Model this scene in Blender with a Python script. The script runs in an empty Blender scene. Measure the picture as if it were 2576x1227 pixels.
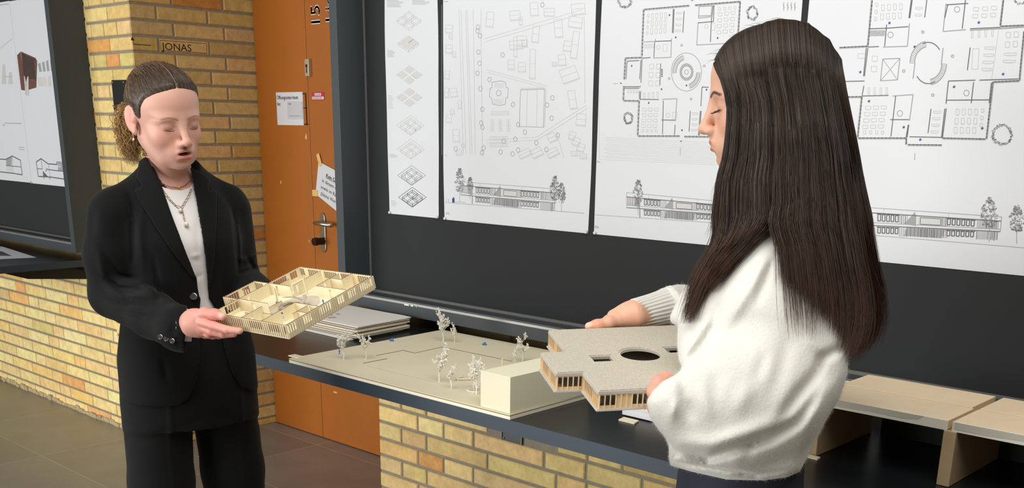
import bpy, math, random
import numpy as np
from mathutils import Vector, Matrix
PI = math.pi
SC = bpy.context.scene
COL = SC.collection
rnd = random.Random(7)

# ------------------------------------------------------------------ camera
F, PPY, YAW, PIT, ROL, CH = 2645.9, 1161.9, -.74917, -.30805, .01361, 1.46
def _cam():
    cy, sy = math.cos(YAW), math.sin(YAW)
    fw = np.array([sy*math.cos(PIT), cy*math.cos(PIT), math.sin(PIT)])
    rt = np.array([cy, -sy, 0.]); up = np.cross(rt, fw)
    c, s = math.cos(ROL), math.sin(ROL)
    return np.array([rt*c+up*s, -rt*s+up*c, fw])
MC = _cam(); CP = np.array([0, 0, CH])
def ray(px, py): return MC.T @ np.array([(px-1288)/F, -(py-PPY)/F, 1.])
def onz(px, py, z): d = ray(px, py); return CP+d*((z-CH)/d[2])
def ony(px, py, y): d = ray(px, py); return CP+d*(y/d[1])
def onx(px, py, x): d = ray(px, py); return CP+d*(x/d[0])
def dep(px, py, t): return CP+t*ray(px, py)
cd = bpy.data.cameras.new('camera'); cam = bpy.data.objects.new('camera', cd); COL.objects.link(cam)
cd.sensor_width = 36; cd.lens = F/2576*36; cd.shift_y = (PPY-613.5)/2576; cd.clip_start = .05
cam.matrix_world = Matrix([[MC[0][i], MC[1][i], -MC[2][i], CP[i]] for i in range(3)]+[[0, 0, 0, 1]])
SC.camera = cam
vs = SC.view_settings; vs.view_transform = 'Standard'; vs.look = 'None'; vs.gamma = 1; vs.use_curve_mapping = False
vs.exposure = EXPO if 'EXPO' in globals() else 0.0

# ------------------------------------------------------------------ materials
def lin(c):
    return tuple((v/12.92 if v <= .04045 else ((v+.055)/1.055)**2.4) for v in [x/255 for x in c[:3]])+(1,)
MATS = {}
def mat(name, rgb, rough=.6, metal=0, bump=0, bscale=200, var=0, vscale=30, attr=False, spec=.5, sheen=0, sss=0, trans=0, coat=0, tint=(1, 1, 1)):
    if name in MATS: return MATS[name]
    m = bpy.data.materials.new(name); m.use_nodes = True; nt = m.node_tree; N, L = nt.nodes, nt.links
    b = N['Principled BSDF']; b.inputs['Roughness'].default_value = rough; b.inputs['Metallic'].default_value = metal
    b.inputs['Specular IOR Level'].default_value = spec; c = lin(rgb)
    b.inputs['Base Color'].default_value = c
    b.inputs['Sheen Weight'].default_value = sheen
    if sss:
        b.inputs['Subsurface Weight'].default_value = sss; b.inputs['Subsurface Radius'].default_value = (1, .35, .2); b.inputs['Subsurface Scale'].default_value = .0035
    b.inputs['Transmission Weight'].default_value = trans; b.inputs['Coat Weight'].default_value = coat
    tc = N.new('ShaderNodeTexCoord')
    out = None
    if attr:
        a = N.new('ShaderNodeAttribute'); a.attribute_name = 'Col'; out = a.outputs['Color']
    if var:
        nz = N.new('ShaderNodeTexNoise'); nz.inputs['Scale'].default_value = vscale; nz.inputs['Detail'].default_value = 6; nz.inputs['Roughness'].default_value = .65
        L.new(tc.outputs['Object'], nz.inputs['Vector'])
        mr = N.new('ShaderNodeMapRange'); mr.inputs['From Min'].default_value = .3; mr.inputs['From Max'].default_value = .7
        mr.inputs['To Min'].default_value = 1-var; mr.inputs['To Max'].default_value = 1+var
        L.new(nz.outputs['Fac'], mr.inputs['Value'])
        mx = N.new('ShaderNodeMix'); mx.data_type = 'RGBA'; mx.blend_type = 'MULTIPLY'; mx.inputs['Factor'].default_value = 1
        if out: L.new(out, mx.inputs[6])
        else: mx.inputs[6].default_value = c
        cb = N.new('ShaderNodeCombineColor')
        for k in range(3): L.new(mr.outputs['Result'], cb.inputs[k])
        L.new(cb.outputs[0], mx.inputs[7]); out = mx.outputs[2]
    if out: L.new(out, b.inputs['Base Color'])
    if bump:
        n2 = N.new('ShaderNodeTexNoise'); n2.inputs['Scale'].default_value = bscale; n2.inputs['Detail'].default_value = 5
        L.new(tc.outputs['Object'], n2.inputs['Vector'])
        bp = N.new('ShaderNodeBump'); bp.inputs['Strength'].default_value = 1; bp.inputs['Distance'].default_value = bump
        L.new(n2.outputs['Fac'], bp.inputs['Height']); L.new(bp.outputs['Normal'], b.inputs['Normal'])
    MATS[name] = m; return m

# ------------------------------------------------------------------ mesh builder
class MB:
    def __init__(s): s.v = []; s.f = []; s.m = []; s.c = []; s.col = None; s.cur = 0
    def face(s, idx): s.f.append(idx); s.m.append(s.cur); s.c.append(s.col)
    def poly(s, pts):
        b = len(s.v); s.v += [tuple(map(float, p)) for p in pts]; s.face(list(range(b, b+len(pts)))); return s
    def box(s, lo, hi, R=None, O=None, cap=True):
        x0, y0, z0 = lo; x1, y1, z1 = hi
        P = [(x0, y0, z0), (x1, y0, z0), (x1, y1, z0), (x0, y1, z0), (x0, y0, z1), (x1, y0, z1), (x1, y1, z1), (x0, y1, z1)]
        if R is not None: P = [tuple(np.asarray(R) @ np.array(p)+(0 if O is None else np.asarray(O))) for p in P]
        b = len(s.v); s.v += P
        for q in ((0, 3, 2, 1), (4, 5, 6, 7), (0, 1, 5, 4), (1, 2, 6, 5), (2, 3, 7, 6), (3, 0, 4, 7)): s.face([b+i for i in q])
        return s
    def prism(s, poly, w0, w1, fn=None):
        fn = fn or (lambda x, y, z: (x, y, z)); n = len(poly); b = len(s.v)
        s.v += [tuple(fn(x, y, w0)) for x, y in poly]+[tuple(fn(x, y, w1)) for x, y in poly]
        s.face([b+i for i in range(n)][::-1]); s.face([b+n+i for i in range(n)])
        for i in range(n): j = (i+1) % n; s.face([b+i, b+j, b+n+j, b+n+i])
        return s
    def tube(s, path, r, n=8, cap=True, closed=False):
        P = [np.array(p, float) for p in path]; k = len(P); rr = r if hasattr(r, '__len__') else [r]*k
        b = len(s.v); up = None
        for i in range(k):
            t = P[(i+1) % k]-P[i-1] if closed else P[min(i+1, k-1)]-P[max(i-1, 0)]
            t = t/(np.linalg.norm(t)+1e-12)
            if up is None: up = np.array([0, 0, 1.]) if abs(t[2]) < .9 else np.array([1., 0, 0])
            a = np.cross(t, up); a /= np.linalg.norm(a)+1e-12; c = np.cross(a, t); up = c
            for j in range(n):
                w = 2*PI*j/n; s.v.append(tuple(P[i]+rr[i]*(a*math.cos(w)+c*math.sin(w))))
        for i in range(k if closed else k-1):
            for j in range(n):
                A = b+i*n; B = b+((i+1) % k)*n; s.face([A+j, A+(j+1) % n, B+(j+1) % n, B+j])
        if cap and not closed: s.face([b+j for j in range(n)][::-1]); s.face([b+(k-1)*n+j for j in range(n)])
        return s
    def sphere(s, c, r, n=10, m=6):
        r = r if hasattr(r, '__len__') else (r, r, r); b = len(s.v)
        for i in range(m+1):
            a = PI*i/m
            for j in range(n):
                w = 2*PI*j/n; s.v.append((c[0]+r[0]*math.sin(a)*math.cos(w), c[1]+r[1]*math.sin(a)*math.sin(w), c[2]+r[2]*math.cos(a)))
        for i in range(m):
            for j in range(n): s.face([b+i*n+j, b+(i+1)*n+j, b+(i+1)*n+(j+1) % n, b+i*n+(j+1) % n])
        return s
    def build(s, name, mats, parent=None, smooth=False, bevel=0):
        me = bpy.data.meshes.new(name); me.from_pydata(s.v, [], s.f)
        for m in (mats if isinstance(mats, (list, tuple)) else [mats]): me.materials.append(m)
        me.polygons.foreach_set('material_index', s.m)
        if smooth: me.polygons.foreach_set('use_smooth', [True]*len(s.f))
        if any(c is not None for c in s.c):
            at = me.color_attributes.new('Col', 'FLOAT_COLOR', 'CORNER'); buf = []
            for f, c in zip(s.f, s.c): buf += list((c or (1, 1, 1))[:3]+(1,))*len(f)
            at.data.foreach_set('color', buf)
        me.update(); return link(name, me, parent, bevel)
def link(name, me, parent=None, bevel=0):
    o = bpy.data.objects.new(name, me); COL.objects.link(o)
    if bevel:
        bm = o.modifiers.new('bevel', 'BEVEL'); bm.width = bevel; bm.segments = 2; bm.limit_method = 'ANGLE'
    if parent is not None:
        o.parent = parent; o.matrix_parent_inverse = world_of(parent).inverted()
    return o
def world_of(o):
    m = o.matrix_basis.copy()
    if o.parent: m = world_of(o.parent) @ o.matrix_parent_inverse @ m
    return m
def tag(o, label=None, cat=None, group=None, kind=None):
    if label: o['label'] = label
    if cat: o['category'] = cat
    if group: o['group'] = group
    if kind: o['kind'] = kind
    return o
def thing(name, label, cat, loc=(0, 0, 0), group=None, kind=None):
    o = bpy.data.objects.new(name, None); o.empty_display_size = .05; COL.objects.link(o); o.location = [float(x) for x in loc]
    return tag(o, label, cat, group, kind)
def ftext(body, size, name='t'):
    cu = bpy.data.curves.new(name, 'FONT'); cu.body = body; cu.size = size; cu.extrude = 0; cu.resolution_u = 3
    o = bpy.data.objects.new(name, cu); COL.objects.link(o); dg = bpy.context.evaluated_depsgraph_get()
    me = o.evaluated_get(dg).to_mesh(); V = [tuple(v.co) for v in me.vertices]; Fc = [list(p.vertices) for p in me.polygons]
    o.evaluated_get(dg).to_mesh_clear(); bpy.data.objects.remove(o); bpy.data.curves.remove(cu)
    return V, Fc
def add_text(mb, body, size, fn, bold=0):
    V, Fc = ftext(body, size)
    for k in ([0] if not bold else [-bold, 0, bold]):
        b = len(mb.v); mb.v += [tuple(fn(x+k, y)) for x, y, z in V]
        for f in Fc: mb.face([b+i for i in f])

# ------------------------------------------------------------------ palette
m_brick = mat('brick', (210, 180, 120), .85, attr=True, var=.17, vscale=30, bump=.0012, bscale=140, spec=.25)
m_mortar = mat('mortar', (150, 141, 124), .95, var=.12, vscale=40, bump=.001, bscale=90, spec=.2)
m_steel = mat('brushed_steel', (190, 186, 178), .28, 1)
m_dark = mat('dark_frame', (56, 63, 66), .55)
m_panel = mat('board_panel', (33, 35, 36), .85, var=.04, vscale=3)
m_black = mat('black_metal', (22, 20, 20), .5)
m_paper = mat('poster_paper', (213, 215, 218), .65)
m_ink = [mat('ink_dark', (98, 98, 100), .8), mat('ink_mid', (156, 156, 156), .8), mat('ink_light', (202, 201, 199), .8), mat('ink_blue', (50, 70, 130), .8)]
m_maple = mat('laser_wood', (236, 224, 190), .65, var=.04, vscale=60)
m_burn = mat('burnt_edge', (128, 70, 40), .8)
m_card = mat('cream_card', (228, 220, 190), .8)

# ------------------------------------------------------------------ bricks
CRS = .0635
def brick_wall(mb, U, V0, nrm, u0, u1, z0, z1, seed, pats, base=((200, 168, 105), 10), orange=.1, zoff=0.0, skip=None):
    """bricks on a vertical face: point = V0 + U*u, out along nrm; mortar plane sits 5 mm behind"""
    r = random.Random(seed); U = np.array(U, float); nn = np.array(nrm, float); V0 = np.array(V0, float)
    row = 0; z = zoff
    while z < z1-.01:
        pat = pats[row % len(pats)]; u = u0-r.choice([0, .03, .06, .1])*0+pat[0]; k = 1; first = True
        while u < u1-.01:
            w = pat[k]; k = k+1 if k+1 < len(pat) else 1
            a, b = max(u, u0), min(u+w, u1)
            if b-a > .02:
                za, zb = max(z+.0055, z0), min(z+CRS-.0055, z1)
                g = .0045; jit = lambda: r.uniform(-.0015, .0015)
                xa = a+(g if a > u0+.001 else 0)+jit()*(a > u0+.001); xb = b-(g if b < u1-.001 else 0)
                if not (skip and skip(a, b, z)) and zb-za > .01:
                    t = r.random(); bc = base[0]; d = [r.gauss(0, base[1])]*3
                    c = [bc[i]+d[i]*(1, .95, .8)[i]+r.gauss(0, 3) for i in range(3)]
                    if t < orange*.6: c = [c[0]+5, c[1]-8, c[2]-13]
                    elif t < orange: c = [c[0]-8, c[1]-36, c[2]-34]
                    elif t < orange+.14: c = [c[0]+8, c[1]+9, c[2]+10]
                    mb.col = lin([min(250, max(20, q)) for q in c])[:3]
                    c3 = .0035; out = r.uniform(-.0006, .0006)
                    o_ = [(xa, za), (xb, za), (xb, zb), (xa, zb)]; i_ = [(xa+c3, za+c3), (xb-c3, za+c3), (xb-c3, zb-c3), (xa+c3, zb-c3)]
                    Pp = [V0+U*p+np.array([0, 0, q])-nn*.006 for p, q in o_]+[V0+U*p+np.array([0, 0, q])-nn*.003 for p, q in o_]+[V0+U*p+np.array([0, 0, q])+nn*out for p, q in i_]
                    bi = len(mb.v); mb.v += [tuple(p) for p in Pp]
                    for q in range(4):
                        e = (q+1) % 4; mb.face([bi+q, bi+e, bi+4+e, bi+4+q]); mb.face([bi+4+q, bi+4+e, bi+8+e, bi+8+q])
                    mb.face([bi+8, bi+9, bi+10, bi+11])
            u += w
        z += CRS; row += 1
    mb.col = None
S_, H_ = .2525, .1225
WY = 2.38; XD0, XD1 = -4.44, -2.88; DY = 2.985; XL = -4.842
def wall(name, boxes, fill):
    mb = MB(); mb.cur = 0
    for lo, hi in boxes: mb.box(lo, hi)
    mb.cur = 1; fill(mb)
    return tag(mb.build(name, [m_mortar, m_brick]), kind='structure')
def fl(mb):
    lowp = [[-.07, S_, S_, H_], [-.13, S_, H_, S_, S_], [-.2, H_, S_, S_], [-.02, S_, S_, S_, H_], [-.16, S_, H_, S_]]
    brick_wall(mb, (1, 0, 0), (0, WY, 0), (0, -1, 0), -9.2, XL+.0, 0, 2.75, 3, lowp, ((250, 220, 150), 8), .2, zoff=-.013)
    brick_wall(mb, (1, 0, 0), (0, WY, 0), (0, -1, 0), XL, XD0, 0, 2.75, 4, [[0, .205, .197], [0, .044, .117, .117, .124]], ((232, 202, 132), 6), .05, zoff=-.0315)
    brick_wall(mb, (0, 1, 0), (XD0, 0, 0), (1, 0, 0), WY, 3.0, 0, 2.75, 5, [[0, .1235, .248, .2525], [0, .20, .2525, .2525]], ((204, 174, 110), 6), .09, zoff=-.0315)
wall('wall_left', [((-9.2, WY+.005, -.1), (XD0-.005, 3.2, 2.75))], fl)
def fr(mb):
    brick_wall(mb, (1, 0, 0), (0, WY, 0), (0, -1, 0), XD1, .6, 0, .79, 12, [[0, .1225, .132, .30, .30], [0, .21, .132, .145, .315, .17]], ((226, 198, 134), 8), .1, zoff=-.012, skip=lambda a, b, z: (a < -2.19 and b > -2.24 and .47 < z < .52))
    brick_wall(mb, (1, 0, 0), (0, WY, 0), (0, -1, 0), XD1, .6, .79, 2.75, 13, [[0, S_, H_], [-.1, S_, S_]], ((226, 198, 134), 8), .1)
wall('wall_right', [((XD1, WY+.005, -.1), (.6, 3.2, 2.75))], fr)
mb = MB(); mb.box((1.2, -3, -.1), (1.35, WY, 2.75)); tag(mb.build('wall_light_block', mat('light_block_brown', (96, 84, 64), .9)), kind='structure')  # unseen wall added to keep ambient light off faces turned right
mb = MB(); mb.box((XD0-.1, 3.06, -.1), (XD1+.1, 3.2, 2.75)); tag(mb.build('wall_back', m_mortar), kind='structure')
# skirting of broken mortar along the left wall foot
mb = MB(); r = random.Random(2); x = -7.5
while x < XL+.35:
    w = r.uniform(.02, .05); mb.box((x, WY-r.uniform(.004, .014), 0), (x+w, WY+.004, r.uniform(.012, .03))); x += w
tag(mb.build('trim_1', mat('cement_fillet', (190, 172, 132), .9, var=.3, vscale=40)), kind='structure')
# floor: slate tiles .73 x .5 m
m = mat('slate', (98, 93, 82), .3); nt = m.node_tree; N, L = nt.nodes, nt.links; b = N['Principled BSDF']
tc = N.new('ShaderNodeTexCoord'); mp = N.new('ShaderNodeMapping'); mp.inputs['Location'].default_value = (3.97+.73*20, -1.892+.5*20, 0)
br = N.new('ShaderNodeTexBrick'); br.offset = 0; br.inputs['Scale'].default_value = 1; br.inputs['Mortar Size'].default_value = .0022; br.inputs['Mortar Smooth'].default_value = .3
br.inputs['Brick Width'].default_value = .73; br.inputs['Row Height'].default_value = .5; br.inputs['Color1'].default_value = lin((140, 136, 127)); br.inputs['Color2'].default_value = lin((124, 121, 114)); br.inputs['Mortar'].default_value = lin((178, 170, 150))
nz = N.new('ShaderNodeTexNoise'); nz.inputs['Scale'].default_value = 3; nz.inputs['Detail'].default_value = 8; nz.inputs['Distortion'].default_value = 1.2
mr = N.new('ShaderNodeMapRange'); mr.inputs['To Min'].default_value = .75; mr.inputs['To Max'].default_value = 1.25
mx = N.new('ShaderNodeMix'); mx.data_type = 'RGBA'; mx.blend_type = 'MULTIPLY'; mx.inputs['Factor'].default_value = 1
L.new(tc.outputs['Object'], mp.inputs['Vector']); L.new(mp.outputs['Vector'], br.inputs['Vector']); L.new(tc.outputs['Object'], nz.inputs['Vector'])
L.new(nz.outputs['Fac'], mr.inputs['Value']); L.new(br.outputs['Color'], mx.inputs[6]); L.new(mr.outputs['Result'], mx.inputs[7]); L.new(mx.outputs[2], b.inputs['Base Color'])
bp = N.new('ShaderNodeBump'); bp.inputs['Distance'].default_value = .002; L.new(nz.outputs['Fac'], bp.inputs['Height']); L.new(bp.outputs['Normal'], b.inputs['Normal'])
b.inputs['Specular IOR Level'].default_value = .6
mb = MB(); mb.box((-9.2, -3, -.1), (1.2, 3.1, 0)); tag(mb.build('floor', m), kind='structure')

# ------------------------------------------------------------------ doors
m_door = mat('door_orange', (168, 96, 28), .42, bump=.0004, bscale=300, var=.05, vscale=4)
def door(name, x0, x1, z1=2.5):
    mb = MB(); mb.box((x0+.0015, DY, .004), (x1-.0015, 3.03, z1)); return tag(mb.build(name, m_door, bevel=.0015), kind='structure')
d1 = door('door_1', XD0+.002, -4.042); d2 = door('door_2', -4.042, -3.0)
mb = MB(); mb.box((-3.0, DY+.02, 0), (XD1, 3.05, 2.5)); tag(mb.build('trim_2', m_door), kind='structure')
mb = MB(); r = random.Random(5)
for px, py, s in ((770, 345, 4), (707, 458, 3), (778, 607, 2), (804, 605, 3)):
    c = ony(px, py, DY); s *= .0022
    mb.prism([(c[0]+s*r.uniform(.5, 1.2)*math.cos(a)*.7, c[2]+s*1.6*r.uniform(.5, 1.2)*math.sin(a)) for a in [k*PI/4 for k in range(8)]], DY-.0006, DY+.001, lambda x, z, y: (x, y, z))
c = ony(843, 985, DY); mb.box((c[0]-.012, DY-.0006, c[2]-.006), (c[0]+.014, DY, c[2]+.001))
mb.build('paint_chip', mat('chip_cream', (226, 180, 130), .8), d1)
# lever handle on long plate, with cylinder knob
g = bpy.data.objects.new('door_handle', None); COL.objects.link(g); g.location = (-3.965, DY, 1.05); g.parent = d2
pl = MB(); pts = [(-3.9665+.019*math.cos(a), 1.057+.022*math.sin(a)) for a in np.linspace(0, PI, 9)]+[(-3.9665+.019*math.cos(a), .925+.022*math.sin(a)) for a in np.linspace(PI, 2*PI, 9)]
pl.prism(pts, DY-.009, DY-.0, lambda x, z, y: (x, y, z)); pl.build('plate', m_steel, g, bevel=.0015)
lv = MB(); lv.tube([(-3.9665, DY-.005, 1.036), (-3.9665, DY-.03, 1.036)], .009, 14); lv.tube([(-4.002+.03, DY-.045, 1.036), (-3.96, DY-.048, 1.036), (-3.93, DY-.05, 1.036), (-3.845, DY-.05, 1.034)], .0095, 14)
lv.tube([(-3.9665, DY-.03, 1.036), (-3.96, DY-.05, 1.036)], .009, 14); lv.build('lever', m_steel, g, smooth=True)
kb = MB(); kb.tube([(-3.964, DY-.008, .954), (-3.964, DY-.045, .954), (-3.964, DY-.047, .954), (-3.964, DY-.062, .954)], [.0165, .0165, .019, .017], 20); kb.build('cylinder_knob', mat('knob_dark', (52, 42, 36), .3, .6), g)
es = MB(); es.box((-4.037, DY-.016, 1.662), (-4.008, DY, 1.733)); e = es.build('lock_escutcheon', mat('satin_cream', (196, 186, 162), .35, .5), d2, bevel=.001)
es = MB(); es.tube([(-4.0235, DY-.0165, 1.705), (-4.0235, DY-.018, 1.705)], .0065, 12); es.box((-4.0255, DY-.018, 1.675), (-4.0215, DY-.0165, 1.703)); es.build('keyhole', m_black, e)
# lettering on the door, reading upward
wh = mat('white_vinyl', (225, 222, 216), .6)
mb = MB(); add_text(mb, '15', .092, lambda x, y: (-3.934-y*.99, DY-.0008, 1.857+x*1.02), .0035)
mb.build('lettering', wh, d2)
mb = MB(); add_text(mb, 'Lic', .092, lambda x, y: (-3.845-y*.80, DY-.0008, 1.873+x), .0035); mb.build('lettering', wh, d2)
# notices
m_txt = mat('print_black', (50, 48, 48), .8)
t = tag(MB().prism([(-4.284, 1.456), (-4.083, 1.456), (-4.081, 1.598), (-4.284, 1.598)], DY-.0012, DY, lambda x, z, y: (x, y, z)).build('opening_hours_notice', m_paper), 'white opening hours sheet hung at the seam of the orange double door', 'notice')
mb = MB(); add_text(mb, 'Öffnungszeiten heute', .0195, lambda x, y: (-4.278+x*.97, DY-.0016, 1.568+y*1.15), .0003); add_text(mb, 'bis:', .02, lambda x, y: (-4.278+x, DY-.0016, 1.541+y*1.1), .0003)
mb.build('print', m_txt, t)
t = tag(MB().prism([(-4.2, 1.482), (-4.086, 1.482), (-4.084, 1.558), (-4.199, 1.559)], DY-.003, DY-.0012, lambda x, z, y: (x, y, z)).build('small_card', mat('card_white', (196, 197, 200), .6)), 'small white card stuck over the opening hours sheet', 'card')
mb = MB(); add_text(mb, 'Hallo,', .0095, lambda x, y: (-4.19+x, DY-.0034, 1.545+y)); mb.box((-4.185, DY-.0035, 1.4955), (-4.10, DY-.003, 1.4965)); mb.build('print', m_txt, t)
mb = MB()
for a in (((-4.0805, 1.458), (-4.05, 1.463)), ((-4.0805, 1.528), (-4.054, 1.532)), ((-4.0805, 1.588), (-4.06, 1.593))): mb.box((a[0][0], DY-.0025, a[0][1]), (a[1][0], DY, a[1][1]))
mb.box((-4.062, DY-.0025, 1.458), (-4.056, DY, 1.593))
tag(mb.build('sheet_holder', mat('dark_brown_plastic', (52, 26, 28), .5)), 'thin dark brown sheet holder frame behind the opening hours sheet', 'sign holder')
t = tag(MB().box((-4.015, DY-.0015, 1.563), (-3.924, DY, 1.596)).build('warning_sticker', mat('sticker_red', (188, 40, 62), .5)), 'small red and white warning sticker under the upper door lock', 'sticker')
mb = MB(); mb.box((-4.0115, DY-.002, 1.566), (-3.9275, DY-.0015, 1.577)); mb.box((-3.993, DY-.002, 1.581), (-3.946, DY-.0015, 1.5915)); mb.build('white_band', m_paper, t)
mb = MB(); add_text(mb, 'ACHTUNG', .0085, lambda x, y: (-3.991+x, DY-.0024, 1.583+y)); add_text(mb, 'ALARMGESICHERT', .0085, lambda x, y: (-4.009+x, DY-.0024, 1.5685+y)); mb.build('print', mat('sticker_red_ink', (188, 40, 62), .5), t)
Q = [ony(px, py, DY) for px, py in ((803, 405), (851, 436), (846, 522), (795, 487))]; ex = [(-3.981, 1.303), (-3.70, 1.222), (-3.735, 1.035), (-4.013, 1.160)]
t = tag(MB().prism(ex, DY-.004, DY-.003, lambda x, z, y: (x, y, z)).build('taped_sign', m_paper), 'tilted white sheet taped to the orange door above the lever handle', 'sign')
mb = MB(); ca, sa = math.cos(-.29), math.sin(-.29)
for s, (ox, oz), sz, bd in (('Kein Gips', (-3.931, 1.238), .023, .0005), ('in diesem Abfall', (-3.962, 1.216), .023, 0), ('sowie im Raum', (-3.973, 1.188), .023, 0), ('(kleine Werkstatt)', (-3.976, 1.158), .023, 0)):
    add_text(mb, s, sz, lambda x, y: (ox+x*ca-y*sa, DY-.0045, oz+x*sa+y*ca), bd)
mb.box((0, -.0005, -.003), (.12, 0, -.001), R=[[ca, 0, -sa], [0, 1, 0], [sa, 0, ca]], O=(-3.932, DY-.004, 1.237)); mb.build('print', m_txt, t)
m_tape = mat('masking_tape', (222, 186, 112), .6)
mb = MB(); mb.box((-.011, -.001, -.03), (.011, 0, .025), R=[[.93, 0, -.36], [0, 1, 0], [.36, 0, .93]], O=(-3.975, DY-.0045, 1.312)); mb.build('tape', m_tape, t)
mb = MB(); mb.box((-4.035, DY-.0055, 1.150), (-3.995, DY-.0045, 1.178)); mb.build('tape', m_tape, t)

# ------------------------------------------------------------------ display boards
def board(x0, x1, ztop, label):
    t = thing('display_board', label, 'display board', ((x0+x1)/2, 2.38, .879))
    Yf = 2.222; fw = .038
    mb = MB()
    mb.box((x0, Yf, .879), (x0+fw, WY-.001, ztop)); mb.box((x1-fw, Yf, .879), (x1, WY-.001, ztop)); mb.box((x0+fw, Yf, .879), (x1-fw, WY-.001, .915)); mb.box((x0+fw, Yf, ztop-.04), (x1-fw, WY-.001, ztop))
    mb.build('frame', m_dark, t, bevel=.001)
    mb = MB(); mb.box((x0+fw, 2.334, .915), (x1-fw, WY-.002, ztop-.04)); mb.build('panel', m_panel, t)
    mb = MB(); mb.box((x0+fw+.001, Yf+.001, .9152), (x1-fw-.001, Yf+.01, .9225)); mb.box((x0+fw+.001, Yf+.016, .9152), (x1-fw-.001, Yf+.024, .9225)); mb.build('slide_rail', mat('aluminium', (176, 176, 172), .35, .7), t)
    mb = MB(); mb.box((x0+fw+.001, 2.324, .9155), (x1-fw-.001, 2.3335, .9235)); mb.box((x0+fw+.0005, 2.328, .924), (x0+fw+.004, 2.3335, ztop-.04)); mb.build('panel_edge', mat('edge_grey', (112, 110, 106), .4), t)
    return t
bl = board(-7.6, XL, 2.36, 'dark grey framed display board left of the brick pier, showing house sections')
br_ = board(-2.882, .25, 2.36, 'dark grey framed display board beside the orange door, carrying large floor plans')
mb = MB()
for px in (1024, 1038, 1050): c = ony(px, 766+(px-1024)*.17, 2.222); mb.box((c[0]-.012+.004*(px-1024)/13, 2.2205, c[2]-.003), (c[0]+.01-.006*(px-1024)/13, 2.222, c[2]+.002))
mb.build('tape_remnant', wh, br_)

PY = 2.3335
class Ink:
    def __init__(s, Y): s.mb = MB(); s.Y = Y-.0011; s.fn = lambda x, y: (ony(x, y, PY)[0], ony(x, y, PY)[2])
    def line(s, a, b, w=.0012, k=1, raw=False):
        A = np.array(a if raw else s.fn(*a)); B = np.array(b if raw else s.fn(*b)); d = B-A; n = np.linalg.norm(d)
        if n < 1e-6: return
        t = np.array([-d[1], d[0]])/n*w*.42; s.mb.cur = k
        y = s.Y-.00003*rnd.random()-.0001*(3-k)
        s.mb.poly([(p[0], y, p[1]) for p in (A-t, B-t, B+t, A+t)])
    def pl(s, pts, w=.0012, k=1, closed=False):
        for a, b in zip(pts, pts[1:]+([pts[0]] if closed else [])): s.line(a, b, w, k)
    def fill(s, pts, k=1, dy=.0):
        s.mb.cur = k; s.mb.poly([(q[0], s.Y-.0001*(3-k)+dy, q[1]) for q in [s.fn(*p) for p in pts]][::-1])
    def circ(s, c, rx, ry, w=.0012, k=1, a0=0, a1=2*PI, n=28):
        s.pl([(c[0]+rx*math.cos(a0+(a1-a0)*i/n), c[1]+ry*math.sin(a0+(a1-a0)*i/n)) for i in range(n+1)], w, k)
def poster(x0, x1, z0, z1, label, wave=0, name='plan_poster', grp=None):
    t = thing(name, label, 'poster', ((x0+x1)/2, PY, z0), grp)
    mb = MB(); nx, nz = 10, 16
    for i in range(nx+1):
        for j in range(nz+1):
            u, v = i/nx, j/nz; z = z0+(z1-z0)*v
            dx = wave*(math.sin(z*9+x0*7)*.6+math.sin(z*17+x0)*.4)*(1 if u == 1 else (-1 if u == 0 else 0))
            mb.v.append((x0+(x1-x0)*u+dx*.0025, PY-.0007, z))
    for i in range(nx):
        for j in range(nz): a = i*(nz+1)+j; mb.face([a, a+nz+1, a+nz+2, a+1])
    n = len(mb.v); mb.v += [(p[0], PY-.0001, p[2]) for p in mb.v]
    for f in list(mb.f): mb.face([n+i for i in f][::-1])
    mb.build('sheet', m_paper, t)
    for x in (x0+.006, x1-.006): mb = MB(); mb.tube([(x, PY-.0002, z0+.004), (x, PY-.006, z0+.004)], .0045, 10); mb.build('pin', mat('pin_grey', (205, 205, 205), .4), t)
    return t
P1 = poster(-2.742, -2.499, 1.182, 2.31, 'narrow white poster of small axonometric diagrams, leftmost on the board by the door', 1.2)
P2 = poster(-2.476, -1.890, 1.180, 2.021, 'white site plan poster with long facade drawing, second from the board left edge', 1.0)
P2u = None
P3 = poster(-1.871, -1.292, 1.180, 2.021, 'white floor plan poster with round central stair, left of the dark-haired woman', .6)
P4 = poster(-1.274, -.686, 1.180, 2.021, 'white floor plan poster behind and right of the dark-haired woman', .3)
mb = MB()
# --- poster 1: axonometrics
I = Ink(PY)
def axo(cx, cy, s, k, style, w=.0012):
    d = lambda x, y: (cx+(x-y)*s, cy+(x+y)*s*.72)
    for (ox, oy) in ((-1, -1), (1, 1), (1, -1), (-1, 1)):
        g = .62 if style in (0, 2, 3) else .46
        ox, oy = ox*g, oy*g; h = .46
        b = [d(ox-h, oy-h), d(ox+h, oy-h), d(ox+h, oy+h), d(ox-h, oy+h)]
        if style == 3 or style == 2: I.fill(b, 2)
        I.pl(b, w, k, True)
        if style == 1: I.fill(b, 2)
        if style in (0, 1, 4, 5): I.pl([(x, y+s*.35) for x, y in b], w, k, True); [I.line((x, y), (x, y+s*.35), w, k) for x, y in b]
    if style in (4, 5):
        I.pl([d(-1.25, -1.25), d(1.25, -1.25), d(1.25, 1.25), d(-1.25, 1.25)], w, k, True)
        for q in range(5): a = rnd.uniform(-.8, .8); c = rnd.uniform(-.8, .8); I.line(d(a, c), d(a+rnd.choice([0, .6]), c+rnd.choice([.5, 0])), w, k)
axo(1029, 50, 14, 2, 0); axo(1028, 108, 14, 2, 1); axo(1030, 188, 15, 2, 3); axo(1030, 245, 15, 2, 2); axo(1033, 315, 14, 2, 4); axo(1034, 375, 14, 2, 4)
axo(1036, 441, 14, 1, 5, .0014); axo(1038, 496, 14, 0, 5, .0014)
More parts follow.
